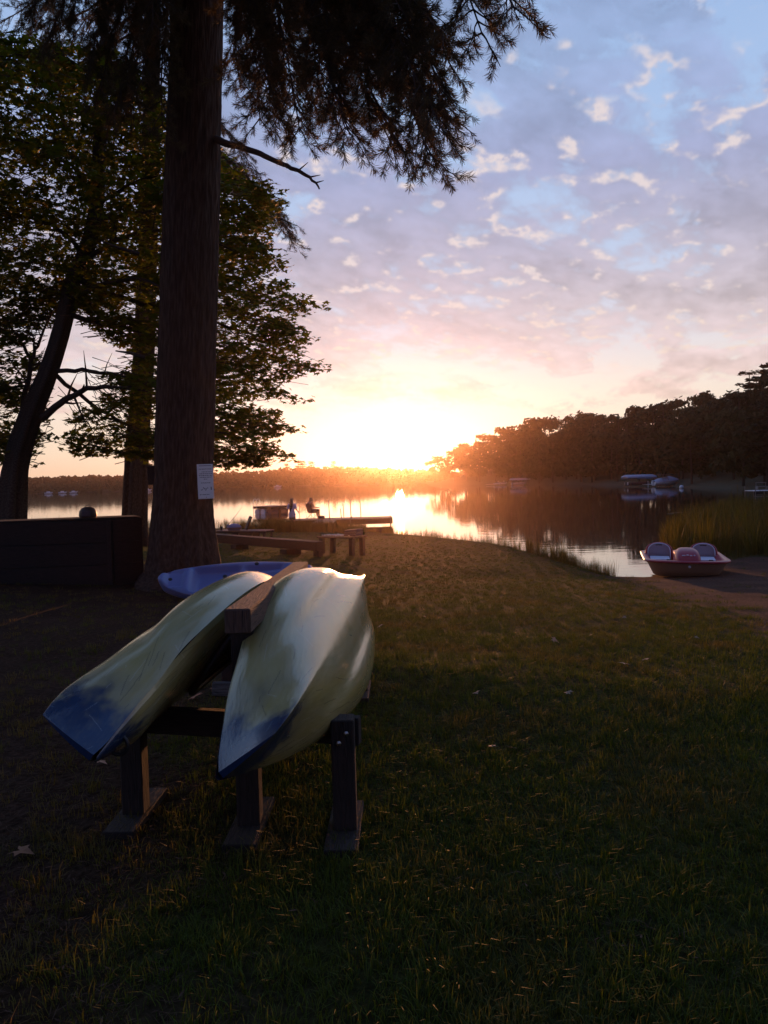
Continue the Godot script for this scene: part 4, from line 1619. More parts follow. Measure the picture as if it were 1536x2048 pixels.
func build_pedal_boat() -> void:
	var o := thing("pedal_boat", "red pedal boat with two pale arched seats pulled up on the muddy shore", "pedal boat", on_ground(7.27, 18.75, 0.0))
	o.rotation = Vector3(0.0, -16 * DEG, -1.0 * DEG)
	o.scale = Vector3.ONE * 1.04
	var g := Geo.new()
	g.loft([round_rect(0.62, 0.85, 0.25, 0.0, 0.05), round_rect(0.70, 0.95, 0.28, 0.04, 0.08), round_rect(0.76, 1.05, 0.30, 0.16, 0.11), round_rect(0.82, 1.12, 0.32, 0.28, 0.14), round_rect(0.86, 1.17, 0.33, 0.345, 0.15)], true, true, false)
	part("hull", g.done(), M.tan_plastic, o)
	g = Geo.new()
	g.loft([round_rect(0.86, 1.17, 0.33, 0.346, 0.15), round_rect(0.905, 1.215, 0.35, 0.35, 0.16), round_rect(0.92, 1.23, 0.36, 0.375, 0.16), round_rect(0.905, 1.215, 0.35, 0.40, 0.16), round_rect(0.87, 1.18, 0.33, 0.405, 0.15)], true, false, false)
	part("rim", g.done(), M.red_plastic, o)
	g = Geo.new()
	g.loft([round_rect(0.87, 1.18, 0.33, 0.404, 0.15), round_rect(0.80, 1.10, 0.28, 0.40, 0.13), round_rect(0.74, 1.03, 0.24, 0.33, 0.11), round_rect(0.70, 0.98, 0.22, 0.18, 0.10)], true, false, true)
	part("cockpit", g.done(), M.red_plastic, o)
	# the raised hump between the seats, from the bow back
	g = Geo.new()
	var rings := []
	for q in [[1.29, 0.20, 0.36, 0.41], [1.25, 0.24, 0.36, 0.50], [1.12, 0.27, 0.30, 0.60], [0.92, 0.28, 0.2, 0.655], [0.70, 0.27, 0.2, 0.65], [0.50, 0.24, 0.2, 0.60], [0.32, 0.20, 0.2, 0.52], [-0.2, 0.17, 0.2, 0.46], [-0.95, 0.17, 0.2, 0.44], [-1.02, 0.15, 0.2, 0.38]]:
		var ring := PackedVector3Array()
		for j in 17:
			var a := PI * j / 16.0
			ring.append(Vector3(q[1] * signf(cos(a)) * pow(absf(cos(a)), 0.55), q[2] + (q[3] - q[2]) * pow(sin(a), 0.55), q[0]))
		rings.append(ring)
	g.loft(rings, false, false, false)
	for e in [0, rings.size() - 1]:
		for j in 16:
			var c := Vector3(0, rings[e][0].y, rings[e][0].z)
			var k := Vector3(0, 0.2, 1 if e == 0 else -1).normalized()
			g.tri(c, rings[e][j], rings[e][j + 1], k, k, k)
	part("centre_hump", g.done(), M.red_plastic, o)
	g = Geo.new()
	for q in [[-0.10, 0.52, 0.07], [-0.02, 0.53, 0.05], [0.05, 0.52, 0.05], [0.12, 0.525, 0.03]]:
		g.box(placed(Vector3(q[0], q[1], 1.262), Vector3(-18, 0, 0)), Vector3(q[2], 0.022, 0.008), 0.002)
	part("emblem", g.done(), M.white_plastic, o)
	for s in [-1.0, 1.0]:
		var seat := Node3D.new()
		seat.name = "seat"
		o.add_child(seat, true)
		seat.position = Vector3(s * 0.50, 0.19, -0.42)
		g = Geo.new()
		g.box(placed(Vector3(0, 0.055, 0.24), Vector3(6, 0, 0)), Vector3(0.50, 0.11, 0.46), 0.035)
		part("seat_base", g.done(), M.red_plastic, seat)
		# arched backrest, leaning back, with a pale face
		for layer in [[1.0, 0.0, 0.11, M.red_plastic, "backrest"], [0.84, 0.062, 0.016, M.white_plastic, "back_cushion"]]:
			g = Geo.new()
			var prev := []
			for e in [[-0.5, 0.93], [-0.42, 1.0], [0.42, 1.0], [0.5, 0.93]]:
				var ring := PackedVector3Array()
				for i in 33:
					var a := PI * i / 32.0
					var w: float = 0.315 * layer[0] * e[1]
					var hgt: float = (0.245 if layer[0] == 1.0 else 0.222) * e[1]
					ring.append(Vector3(w * cos(a), 0.24 + hgt * pow(sin(a), 0.8), e[0] * layer[2] + layer[1]))
				for i in range(0, 13):
					var a := i / 12.0
					var w: float = 0.315 * layer[0] * e[1]
					ring.append(Vector3(-w, 0.24 - 0.2 * a, e[0] * layer[2] + layer[1]) if i < 12 else Vector3(-w, 0.04, e[0] * layer[2] + layer[1]))
				for i in range(1, 12):
					ring.append(Vector3(0.315 * layer[0] * e[1], 0.04 + 0.2 * i / 12.0, e[0] * layer[2] + layer[1]))
				prev.append(ring)
			g.loft(prev, true, true, true)
			var b := part(layer[4], g.done(), layer[3], seat)
			b.rotation.x = -22 * DEG
		g = Geo.new()
		g.box(Transform3D(Basis.from_euler(Vector3(-22 * DEG, 0, 0)), Vector3.ZERO) * placed(Vector3(0, 0.405, 0.068)), Vector3(0.15, 0.022, 0.012), 0.005)
		part("hand_slot", g.done(), M.black_plastic, seat)
		g = Geo.new()
		g.box(placed(Vector3(0, 0.118, 0.25), Vector3(6, 0, 0)), Vector3(0.44, 0.02, 0.40), 0.009)
		part("seat_cushion", g.done(), M.white_plastic, seat)
	for s in [-1.0, 1.0]:
		g = Geo.new()
		g.tube([Vector3(s * 0.45 - 0.12, 0.30, 0.62), Vector3(s * 0.45 + 0.12, 0.30, 0.62)], [0.012, 0.012], 6)
		for e in [-1.0, 1.0]:
			g.box(placed(Vector3(s * 0.45 + e * 0.09, 0.30 + e * 0.05, 0.62)), Vector3(0.09, 0.03, 0.08), 0.008)
		part("pedals", g.done(), M.black_plastic, o)
	g = Geo.new()
	g.lathe(Transform3D(Basis.from_euler(Vector3(PI / 2, 0, 0)), Vector3(0.02, 0.27, 1.27)), [Vector2(0.03, 0.0), Vector2(0.03, 0.02), Vector2(0.0, 0.024)], 12)
	part("drain_plug", g.done(), M.white_plastic, o)


# ---------------------------------------------------------------- shore furniture
func build_bin() -> void:
	var o := thing("plank_bin", "long low dark plank bin with a paler board end, left of the big pine", "storage bin")
	var a := on_ground(spot(-90, 1150, 12.6).x, 12.6)
	var b := on_ground(spot(222, 1145, 13.0).x, 13.0)
	var c := on_ground(spot(284, 1142, 13.35).x, 13.35)
	var top := spot(222, 1040, 13.0).y
	var base_ := minf(a.y, b.y) - 0.03
	var n := 3
	var h := (top - base_) / n
	for i in n:
		var y := base_ + h * (i + 0.5)
		var g := Geo.new()
		beam(g, Vector3(a.x, y, a.z), Vector3(b.x, y, b.z), 0.04, h - 0.006, 0.004)
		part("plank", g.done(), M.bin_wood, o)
		g = Geo.new()
		beam(g, Vector3(b.x + 0.045, y, b.z - 0.02), Vector3(c.x, y, c.z), 0.035, h - 0.008, 0.005)
		part("end_board", g.done(), M.dark_wood, o)
	var g := Geo.new()
	beam(g, Vector3(b.x + 0.005, base_, b.z + 0.01), Vector3(b.x + 0.005, top, b.z + 0.01), 0.07, 0.07, 0.006, Vector3.FORWARD)
	part("corner_post", g.done(), M.bin_wood, o)
	var back := Vector3(-0.5, 0, -0.85).normalized() * 0.75
	g = Geo.new()
	beam(g, Vector3(c.x, (base_ + top) * 0.5, c.z - 0.04), Vector3(c.x, (base_ + top) * 0.5, c.z) + back, 0.035, top - base_, 0.005)
	part("side_panel", g.done(), M.bin_wood, o)
	g = Geo.new()
	beam(g, Vector3(a.x, (base_ + top) * 0.5, a.z) + back, Vector3(c.x, (base_ + top) * 0.5, c.z) + back, 0.035, top - base_, 0.005)
	part("rear_panel", g.done(), M.bin_wood, o)
	g = Geo.new()
	var lid := [Vector3(a.x, top, a.z + 0.06), Vector3(c.x + 0.03, top, c.z + 0.06), Vector3(c.x + 0.03, top, c.z) + back, Vector3(a.x, top, a.z) + back]
	for s in [0.0, 0.035]:
		g.flat(lid[0] + Vector3(0, s + 0.004, 0), lid[1] + Vector3(0, s + 0.004, 0), lid[2] + Vector3(0, s + 0.004, 0), lid[3] + Vector3(0, s + 0.004, 0), Vector3.UP if s > 0.0 else Vector3.DOWN)
	for i in 4:
		var p: Vector3 = lid[i] + Vector3(0, 0.004, 0)
		var q: Vector3 = lid[(i + 1) % 4] + Vector3(0, 0.004, 0)
		g.flat(p, q, q + Vector3(0, 0.035, 0), p + Vector3(0, 0.035, 0), (p + q) * 0.5 - (lid[0] + lid[2]) * 0.5)
	part("lid", g.done(), M.bin_wood, o)
	# the dark rounded lump on its lid
	var w := spot(176, 1032, 13.3)
	var l := thing("rucksack", "small dark rounded bag standing on the plank bin's lid", "bag", Vector3(w.x, top + 0.04, w.z))
	g = Geo.new()
	g.lathe(Transform3D(Basis(), Vector3.ZERO), [Vector2(0.135, 0.0), Vector2(0.15, 0.04), Vector2(0.14, 0.11), Vector2(0.10, 0.165), Vector2(0.05, 0.185), Vector2(0.0, 0.19)], 16)
	part("body", g.done(), M.hair, l)
	g = Geo.new()
	g.box(placed(Vector3(0.02, 0.07, 0.14), Vector3(-8, 0, 0)), Vector3(0.15, 0.10, 0.05), 0.02)
	part("pocket", g.done(), M.chair_cloth, l)
	g = Geo.new()
	g.tube([Vector3(-0.04, 0.17, 0), Vector3(-0.02, 0.215, 0), Vector3(0.03, 0.215, 0), Vector3(0.05, 0.17, 0)], [0.008, 0.008, 0.008, 0.008], 6)
	part("strap", g.done(), M.black_plastic, l)


func build_notice() -> void:
	var w := spot(411, 963, 12.78)
	var o := thing("notice_board", "white printed notice nailed to the right side of the big pine trunk", "sign", w)
	o.rotation = Vector3(0, 34 * DEG, 0.6 * DEG)
	var g := Geo.new()
	g.box(placed(Vector3.ZERO), Vector3(0.275, 0.575, 0.008), 0.002)
	part("board", g.done(), M.white_paint, o)
	g = Geo.new()
	g.flat(Vector3(-0.134, 0.284, 0.0075), Vector3(0.134, 0.284, 0.0075), Vector3(0.134, -0.284, 0.0075), Vector3(-0.134, -0.284, 0.0075), Vector3(0, 0, 1), Vector2(0, 0), Vector2(1, 0), Vector2(1, 1), Vector2(0, 1))
	part("printed_sheet", g.done(), M.notice, o)
	for y in [-0.262, 0.262]:
		g = Geo.new()
		g.lathe(Transform3D(Basis.from_euler(Vector3(PI / 2, 0, 0)), Vector3(0, y, 0.008)), [Vector2(0.006, 0.0), Vector2(0.006, 0.003), Vector2(0.0, 0.005)], 8)
		part("nail", g.done(), M.dark_metal, o)
	w = spot(304, 952, 13.15)
	o = thing("bird_box", "small dark box fixed to the left side of the big pine trunk", "box", w)
	g = Geo.new()
	g.box(placed(Vector3.ZERO), Vector3(0.11, 0.30, 0.14), 0.005)
	part("body", g.done(), M.bin_wood, o)
	g = Geo.new()
	g.box(placed(Vector3(-0.005, 0.165, 0.01), Vector3(8, 0, 0)), Vector3(0.14, 0.018, 0.18), 0.004)
	part("roof", g.done(), M.dark_wood, o)


func build_benches() -> void:
	# heavy low beam on blocks
	var o := thing("timber_barrier", "long heavy timber beam lying on low blocks, right of the big pine", "timber beam")
	var a := spot(380, 1064, 25.4)
	var b := spot(640, 1083, 21.3)
	var g := Geo.new()
	beam(g, a - Vector3(0, 0.13, 0), b - Vector3(0, 0.13, 0), 0.30, 0.26, 0.015)
	part("beam", g.done(), M.dark_wood, o)
	for t in [0.10, 0.42, 0.80]:
		var p := a.lerp(b, t)
		var gy := ground_y(p.x, -p.z)
		g = Geo.new()
		beam(g, Vector3(p.x, gy - 0.03, p.z), Vector3(p.x, p.y - 0.265, p.z), 0.52 if t > 0.5 else 0.45, 0.34, 0.02, Vector3(0.66, 0, 0.75))
		part("support_block", g.done(), M.bin_wood, o)
	g = Geo.new()
	var e := a.lerp(b, 0.985)
	beam(g, Vector3(e.x, ground_y(e.x, -e.z) - 0.03, e.z), Vector3(e.x, e.y - 0.262, e.z), 0.16, 0.24, 0.01, Vector3(0.66, 0, 0.75))
	part("end_post", g.done(), M.dark_wood, o)
	# small plank table with a towel
	o = thing("plank_table", "small low plank table with a towel on it at the lawn's lakeside edge", "table")
	var c := [spot(640, 1068, 21.6), spot(690, 1070, 21.2), spot(733, 1062, 23.3), spot(668, 1061, 24.0)]
	var mid: Vector3 = (c[0] + c[1] + c[2] + c[3]) * 0.25
	var ax: Vector3 = (c[1] + c[2] - c[0] - c[3]) * 0.5
	ax.y = 0.0
	var lng := ax.normalized()
	var acr := Vector3.UP.cross(lng)
	var w := 0.74
	var L := 1.3
	var y := ground_y(mid.x, -mid.z) + 0.52
	for i in 5:
		g = Geo.new()
		var off: float = (i - 2) * w / 5.0
		var m := Vector3(mid.x, y, mid.z) + acr * off
		beam(g, m - lng * L * 0.5, m + lng * L * 0.5, w / 5.0 - 0.012, 0.035, 0.004)
		part("plank", g.done(), M.old_wood, o)
	for sx in [-1.0, 1.0]:
		for sz in [-1.0, 1.0]:
			g = Geo.new()
			var p: Vector3 = Vector3(mid.x, y, mid.z) + lng * sx * (L * 0.5 - 0.12) + acr * sz * (w * 0.5 - 0.10)
			beam(g, Vector3(p.x, ground_y(p.x, -p.z) - 0.02, p.z), p - Vector3(0, 0.02, 0), 0.13, 0.13, 0.008, lng)
			part("leg", g.done(), M.dark_wood, o)
	var t := thing("towel", "crumpled pale towel thrown over the small plank table", "towel", Vector3(mid.x, y + 0.02, mid.z))
	t.basis = Basis(lng, Vector3.UP, lng.cross(Vector3.UP))
	g = Geo.new()
	var rings := []
	for i in 21:
		var ring := PackedVector3Array()
		for j in 15:
			var px := -0.60 + 1.05 * i / 20.0
			var pz := -0.20 + 0.42 * j / 14.0 + 0.05 * sin(i * 0.7)
			var py := 0.012 + 0.028 * absf(sin(i * 1.1 + j * 0.7)) + 0.035 * maxf(0.0, lump.get_noise_2d(i * 30.0, j * 30.0))
			ring.append(Vector3(px, py, pz))
		rings.append(ring)
	g.loft(rings, false, false, false)
	part("cloth", g.done(), M.towel, t)
	var q := thing("folded_mat", "folded dark mat standing at the far right end of the small plank table", "mat", Vector3(mid.x, y + 0.018, mid.z) + lng * 0.42)
	q.basis = Basis(lng, Vector3.UP, lng.cross(Vector3.UP))
	g = Geo.new()
	for i in 3:
		g.box(placed(Vector3(0.005 * i, 0.045 + 0.065 * i, 0.0), Vector3(0, 4.0 * i, 2.0 * i)), Vector3(0.40, 0.062, 0.42), 0.025)
	part("fold", g.done(), M.rust_cloth, q)
	# sun lounger with its back raised
	var p0 := on_ground(spot(440, 1056, 28.4).x, 28.4)
	var p1 := on_ground(spot(540, 1056, 27.6).x, 27.6)
	o = thing("sun_lounger", "wooden sun lounger with its back raised, at the shore right of the big pine", "lounger", (p0 + p1) * 0.5)
	var d := p1 - p0
	o.rotation.y = atan2(-d.z, d.x)
	L = Vector2(d.x, d.z).length()
	for i in 5:
		g = Geo.new()
		g.box(placed(Vector3(0, 0.40, (i - 2) * 0.125)), Vector3(L, 0.03, 0.112), 0.004)
		part("slat", g.done(), M.grey_wood, o)
	for s in [-1.0, 1.0]:
		g = Geo.new()
		g.box(placed(Vector3(0, 0.345, s * 0.29)), Vector3(L - 0.02, 0.075, 0.04), 0.004)
		part("side_rail", g.done(), M.dark_wood, o)
		for e2 in [-0.5, -0.12, 0.16, 0.48]:
			g = Geo.new()
			g.box(placed(Vector3(e2 * L * 0.94, 0.15, s * 0.26)), Vector3(0.07 if absf(e2) > 0.2 else 0.3, 0.36, 0.05), 0.004)
			part("leg", g.done(), M.dark_wood, o)
	var back := Node3D.new()
	back.name = "backrest"
	o.add_child(back)
	back.position = Vector3(0.03, 0.42, 0)
	back.rotation.z = -22 * DEG
	for i in 6:
		g = Geo.new()
		g.box(placed(Vector3(0, 0.06 + i * 0.085, 0.0)), Vector3(0.028, 0.078, 0.62), 0.004)
		part("slat", g.done(), M.dark_wood, back)
	for s in [-1.0, 1.0]:
		g = Geo.new()
		g.box(placed(Vector3(0.03, 0.26, s * 0.25)), Vector3(0.03, 0.54, 0.05), 0.004)
		part("batten", g.done(), M.dark_wood, back)
	back.rotation.y = 38 * DEG
	var bag := thing("beach_bag", "rounded blue and dark bundle lying on the sun lounger, left of its raised back", "bag", o.position + Vector3(-0.38, 0.416, 0.0))
	g = Geo.new()
	g.lathe(Transform3D(Basis.from_scale(Vector3(1.25, 1.0, 0.9)), Vector3.ZERO), [Vector2(0.17, 0.0), Vector2(0.215, 0.05), Vector2(0.21, 0.12), Vector2(0.15, 0.20), Vector2(0.07, 0.235), Vector2(0.0, 0.24)], 18)
	part("body", g.done(), M.bag, bag)
	g = Geo.new()
	g.lathe(Transform3D(Basis.from_scale(Vector3(1.25, 1.0, 0.9)), Vector3(0, 0.0, 0)), [Vector2(0.218, 0.045), Vector2(0.226, 0.07), Vector2(0.222, 0.10), Vector2(0.214, 0.11)], 18)
	part("band", g.done(), M.rust_cloth, bag)
	var cup := thing("bait_cup", "small dark cup at the left end of the sun lounger", "cup", o.position + o.basis * Vector3(-L * 0.5 + 0.12, 0.416, 0.1))
	g = Geo.new()
	g.lathe(Transform3D(), [Vector2(0.045, 0.0), Vector2(0.062, 0.12), Vector2(0.066, 0.122), Vector2(0.056, 0.118), Vector2(0.04, 0.01), Vector2(0.0, 0.01)], 14)
	part("cup", g.done(), M.dark_metal, cup)
	var rod := thing("fishing_rod", "thin fishing rod leaning up from the sun lounger's left end over the water", "fishing rod", spot(456, 1050, 27.9))
	g = Geo.new()
	var tip := spot(484, 1014, 29.6) - rod.position
	g.tube([Vector3.ZERO, tip * 0.5 + Vector3(0, -0.02, 0), tip], [0.011, 0.008, 0.004], 6)
	part("blank", g.done(), M.dark_metal, rod)
	g = Geo.new()
	g.tube([-tip * 0.12, tip * 0.10], [0.02, 0.017], 8)
	part("handle", g.done(), M.black_plastic, rod)
	g = Geo.new()
	g.lathe(Transform3D(Basis.from_euler(Vector3(0, 0, PI / 2)), tip * 0.06 + Vector3(-0.03, -0.05, 0)), [Vector2(0.0, 0.0), Vector2(0.035, 0.0), Vector2(0.035, 0.06), Vector2(0.0, 0.06)], 10)
	part("reel", g.done(), M.dark_metal, rod)


# ---------------------------------------------------------------- dock and raft
func build_dock() -> void:
	var o := thing("dock", "low wooden dock reaching out to the right over the water under the sun", "dock")
	var x0 := -5.3
	var x1 := 0.42
	var z0 := -43.1
	var z1 := -45.3
	var y := 0.45
	var n := 40
	var w := (x1 - x0) / n
	for i in n:
		var g := Geo.new()
		g.box(placed(Vector3(x0 + (i + 0.5) * w, y, (z0 + z1) * 0.5)), Vector3(w - 0.012, 0.04, z0 - z1), 0.004)
		part("plank", g.done(), M.grey_wood, o)
	for z in [z0 - 0.0, z1]:
		var g := Geo.new()
		g.box(placed(Vector3((x0 + x1) * 0.5, y - 0.15, z + (0.026 if z == z0 else -0.026))), Vector3(x1 - x0, 0.30, 0.05), 0.006)
		part("fascia_board", g.done(), M.dark_wood, o)
	var g2 := Geo.new()
	g2.box(placed(Vector3(x1 + 0.026, y - 0.15, (z0 + z1) * 0.5)), Vector3(0.05, 0.30, z0 - z1), 0.006)
	part("end_board", g2.done(), M.dark_wood, o)
	# gangway to the bank
	for i in 22:
		var g := Geo.new()
		g.box(placed(Vector3(-3.2, y - 0.002, z0 + 0.19 + i * 0.165)), Vector3(1.1, 0.036, 0.15), 0.004)
		part("plank", g.done(), M.grey_wood, o)
	for s in [-0.5, 0.5]:
		var g := Geo.new()
		g.box(placed(Vector3(-3.2 + s, y - 0.10, z0 + 1.9)), Vector3(0.05, 0.16, 3.6), 0.005)
		part("joist", g.done(), M.dark_wood, o)
	# pipe posts: photo x, top y, depth
	for q in [[657, 1000, 43.3], [681, 1017, 43.2], [686, 1008, 45.2], [700, 999, 43.3], [720, 1003, 45.2]]:
		var t := spot(q[0], q[1], q[2])
		var g := Geo.new()
		g.tube([Vector3(t.x + 0.05, -0.9, -q[2]), Vector3(t.x + 0.03, 0.5, -q[2]), t], [0.024, 0.024, 0.024], 8)
		part("pipe_post", g.done(), M.dark_metal, o)
	for x in [0.36, -1.9]:
		for z in [z0 + 0.08, z1 - 0.08]:
			var g := Geo.new()
			g.tube([Vector3(x, -0.95, z), Vector3(x, 0.50, z)], [0.03, 0.03], 8)
			part("leg", g.done(), M.dark_metal, o)
	var k := spot(643, 1034, 43.7)
	var box := thing("tackle_box", "small low box on the dock just right of the seated person", "box", Vector3(k.x, y + 0.02, k.z))
	var gb := Geo.new()
	gb.box(placed(Vector3(0, 0.08, 0)), Vector3(0.36, 0.16, 0.22), 0.015)
	part("body", gb.done(), M.navy_cloth, box)
	gb = Geo.new()
	gb.box(placed(Vector3(0, 0.18, 0)), Vector3(0.37, 0.035, 0.23), 0.012)
	part("lid", gb.done(), M.black_plastic, box)
	gb = Geo.new()
	gb.tube([Vector3(-0.07, 0.195, 0), Vector3(-0.06, 0.225, 0), Vector3(0.06, 0.225, 0), Vector3(0.07, 0.195, 0)], [0.007, 0.007, 0.007, 0.007], 6)
	part("handle", gb.done(), M.dark_metal, box)


func build_raft() -> void:
	var c := spot(543, 1026, 65.5)
	var o := thing("swim_raft", "square swim raft with white-ended floats and a ladder, moored off the dock", "swim raft", Vector3(c.x, 0, c.z))
	o.rotation.y = -38 * DEG
	for i in 13:
		var g := Geo.new()
		g.box(placed(Vector3(0, 0.66, (i - 6) * 0.165)), Vector3(2.2, 0.04, 0.152), 0.004)
		part("deck_plank", g.done(), M.grey_wood, o)
	for s in [-1.0, 1.0]:
		var g := Geo.new()
		g.box(placed(Vector3(s * 1.10, 0.555, 0)), Vector3(0.05, 0.165, 2.16), 0.005)
		part("frame_board", g.done(), M.dark_wood, o)
		g = Geo.new()
		g.box(placed(Vector3(0, 0.555, s * 1.10)), Vector3(2.15, 0.165, 0.05), 0.005)
		part("frame_board", g.done(), M.dark_wood, o)
	for x in [-0.72, 0.0, 0.72]:
		for s in [-1.0, 1.0]:
			var g := Geo.new()
			g.lathe(Transform3D(Basis.from_euler(Vector3(PI / 2, 0, 0)), Vector3(x, 0.17, s * 0.56 - 0.43)), [Vector2(0.0, 0.0), Vector2(0.27, 0.0), Vector2(0.285, 0.03), Vector2(0.285, 0.83), Vector2(0.27, 0.86), Vector2(0.0, 0.86)], 18)
			part("float_barrel", g.done(), M.white_plastic if s > 0.0 and x < 0.5 else M.navy_cloth, o)
	var lad := Node3D.new()
	lad.name = "ladder"
	o.add_child(lad)
	lad.position = Vector3(-0.70, 0.68, 1.14)
	for s in [-0.2, 0.2]:
		var g := Geo.new()
		var p := []
		var r := []
		p.append(Vector3(s, -1.5, 0.06))
		for i in 11:
			var a := PI * i / 10.0
			p.append(Vector3(s, 0.42 + 0.20 * sin(a), -0.13 + 0.19 * cos(a)))
		p.append(Vector3(s, -0.02, -0.32))
		for i in p.size():
			r.append(0.02)
		g.tube(p, r, 8)
		part("handrail", g.done(), M.steel, lad)
	for i in 4:
		var g := Geo.new()
		g.box(placed(Vector3(0, -0.25 - 0.3 * i, 0.06)), Vector3(0.40, 0.03, 0.07), 0.004)
		part("rung", g.done(), M.steel, lad)


# ---------------------------------------------------------------- craft along the far banks
func hull_shape(g: Geo, L: float, W: float, H: float) -> void:   # bow towards +x
	var rings := []
	for i in 15:
		var t := i / 14.0
		var x := (t - 0.5) * L
		var b := W * 0.5 * (1.0 - pow(maxf(0.0, t - 0.35) / 0.65, 2.2)) + 0.02
		var sheer := H * (0.82 + 0.28 * t * t)
		var keel := H * 0.9 * pow(maxf(0.0, t - 0.7) / 0.3, 2.0)
		var ring := PackedVector3Array()
		for q in [[1.0, 1.0], [0.93, 0.45], [0.6, 0.12], [0.0, 0.0], [-0.6, 0.12], [-0.93, 0.45], [-1.0, 1.0]]:
			ring.append(Vector3(x, lerpf(keel, sheer, q[1]), q[0] * b))
		ring.append(Vector3(x, sheer - 0.03, 0))
		rings.append(ring)
	g.loft(rings, true, true, true)


func build_boats() -> void:
	# covered boat lift
	var p := spot(1278, 972, 146.0)
	var o := thing("boat_lift", "boat lift with a long pale blue-grey canopy, left of the covered motorboat", "boat lift", Vector3(p.x, 0, -146.0))
	o.rotation.y = 6 * DEG
	var g := Geo.new()
	var rings := []
	for q in [[-2.9, 0.55], [-2.8, 0.95], [-2.5, 1.0], [2.5, 1.0], [2.8, 0.95], [2.9, 0.55]]:
		rings.append(PackedVector3Array([Vector3(q[0], 1.45, -1.5), Vector3(q[0], 1.5 + 0.55 * q[1], -1.45), Vector3(q[0], 1.5 + 0.78 * q[1], 0), Vector3(q[0], 1.5 + 0.55 * q[1], 1.45), Vector3(q[0], 1.45, 1.5)]))
	g.loft(rings, true, true, true)
	part("canopy", g.done(), M.canvas, o)
	for sx in [-1.0, 1.0]:
		for sz in [-1.0, 1.0]:
			g = Geo.new()
			g.tube([Vector3(sx * 2.3, -1.0, sz * 1.4), Vector3(sx * 2.3, 1.5, sz * 1.4)], [0.06, 0.06], 6)
			part("post", g.done(), M.dark_metal, o)
	g = Geo.new()
	g.tube([Vector3(-2.3, 0.35, 1.4), Vector3(2.3, 0.35, 1.4)], [0.05, 0.05], 6)
	part("rail", g.done(), M.dark_metal, o)
	var b := thing("motorboat", "dark motorboat with a white stern held under the long pale canopy", "motorboat", o.position + Vector3(-0.1, 0.22, 0))
	b.rotation.y = 6 * DEG
	g = Geo.new()
	hull_shape(g, 4.6, 1.9, 0.7)
	part("hull", g.done(), M.navy_cloth, b)
	for s in [-1.0, 1.0]:
		g = Geo.new()
		g.box(placed(Vector3(-2.34, 0.42, s * 0.55)), Vector3(0.14, 0.5, 0.36), 0.04)
		part("stern_panel", g.done(), M.white_paint, b)
	g = Geo.new()
	g.box(placed(Vector3(-2.5, 0.35, 0.0)), Vector3(0.25, 0.75, 0.32), 0.06)
	part("outboard_motor", g.done(), M.black_plastic, b)
	# motorboat under a canvas cover
	p = spot(1332, 974, 141.0)
	o = thing("motorboat", "motorboat under a peaked pale blue canvas cover, bow to the right", "motorboat", Vector3(p.x, 0.15, -141.0))
	o.rotation.y = 4 * DEG
	g = Geo.new()
	hull_shape(g, 4.7, 2.0, 0.85)
	part("hull", g.done(), M.white_paint, o)
	g = Geo.new()
	rings = []
	for q in [[-2.38, 0.82, 0.95, 0.9], [-1.5, 0.85, 1.35, 1.06], [-0.4, 0.88, 1.55, 1.06], [0.6, 0.92, 1.75, 1.04], [1.3, 1.0, 1.55, 0.85], [2.0, 1.06, 1.30, 0.5], [2.45, 1.10, 1.14, 0.06]]:
		rings.append(PackedVector3Array([Vector3(q[0], q[1] - 0.12, -q[3]), Vector3(q[0], lerpf(q[1], q[2], 0.55), -q[3] * 0.62), Vector3(q[0], q[2], 0), Vector3(q[0], lerpf(q[1], q[2], 0.55), q[3] * 0.62), Vector3(q[0], q[1] - 0.12, q[3])]))
	g.loft(rings, false, false, false)
	part("canvas_cover", g.done(), M.canvas, o)
	g = Geo.new()
	for s in [-0.85, 0.85]:
		g.tube([Vector3(-0.9, 0.9, s), Vector3(-1.0, 2.0, s)], [0.03, 0.03], 6)
		g.tube([Vector3(0.1, 0.9, s), Vector3(-0.1, 2.0, s)], [0.03, 0.03], 6)
	g.box(placed(Vector3(-0.55, 2.02, 0)), Vector3(1.5, 0.05, 1.85), 0.02)
	part("bimini_top", g.done(), M.rust_cloth, o)
	g = Geo.new()
	g.box(placed(Vector3(-2.5, 0.55, 0.0)), Vector3(0.3, 0.9, 0.34), 0.06)
	part("outboard_motor", g.done(), M.white_paint, o)
	# little dock between them
	p = spot(1303, 970, 143.0)
	o = thing("dock", "small pale dock between the boat lift and the covered motorboat", "dock", Vector3(p.x, 0, -143.5))
	for i in 6:
		g = Geo.new()
		g.box(placed(Vector3((i - 2.5) * 0.36, 0.42, 0)), Vector3(0.34, 0.06, 3.0), 0.01)
		part("plank", g.done(), M.white_paint, o)
	for s in [-0.95, 0.95]:
		g = Geo.new()
		g.tube([Vector3(s, -1.0, 1.4), Vector3(s, 1.1, 1.4)], [0.05, 0.05], 6)
		part("post", g.done(), M.white_paint, o)
	# second lift further off
	p = spot(1040, 968, 224.0)
	o = thing("boat_lift", "distant boat lift with a thin grey canopy at the middle of the wooded point", "boat lift", Vector3(p.x, 0, -224.0))
	g = Geo.new()
	rings = []
	for x in [-2.8, 2.8]:
		rings.append(PackedVector3Array([Vector3(x, 1.5, -1.4), Vector3(x, 1.8, -1.2), Vector3(x, 2.0, 0), Vector3(x, 1.8, 1.2), Vector3(x, 1.5, 1.4)]))
	g.loft(rings, true, true, true)
	part("canopy", g.done(), M.canvas, o)
	for sx in [-1.0, 1.0]:
		for sz in [-1.0, 1.0]:
			g = Geo.new()
			g.tube([Vector3(sx * 2.3, -1.0, sz * 1.3), Vector3(sx * 2.3, 1.55, sz * 1.3)], [0.07, 0.07], 6)
			part("post", g.done(), M.dark_metal, o)
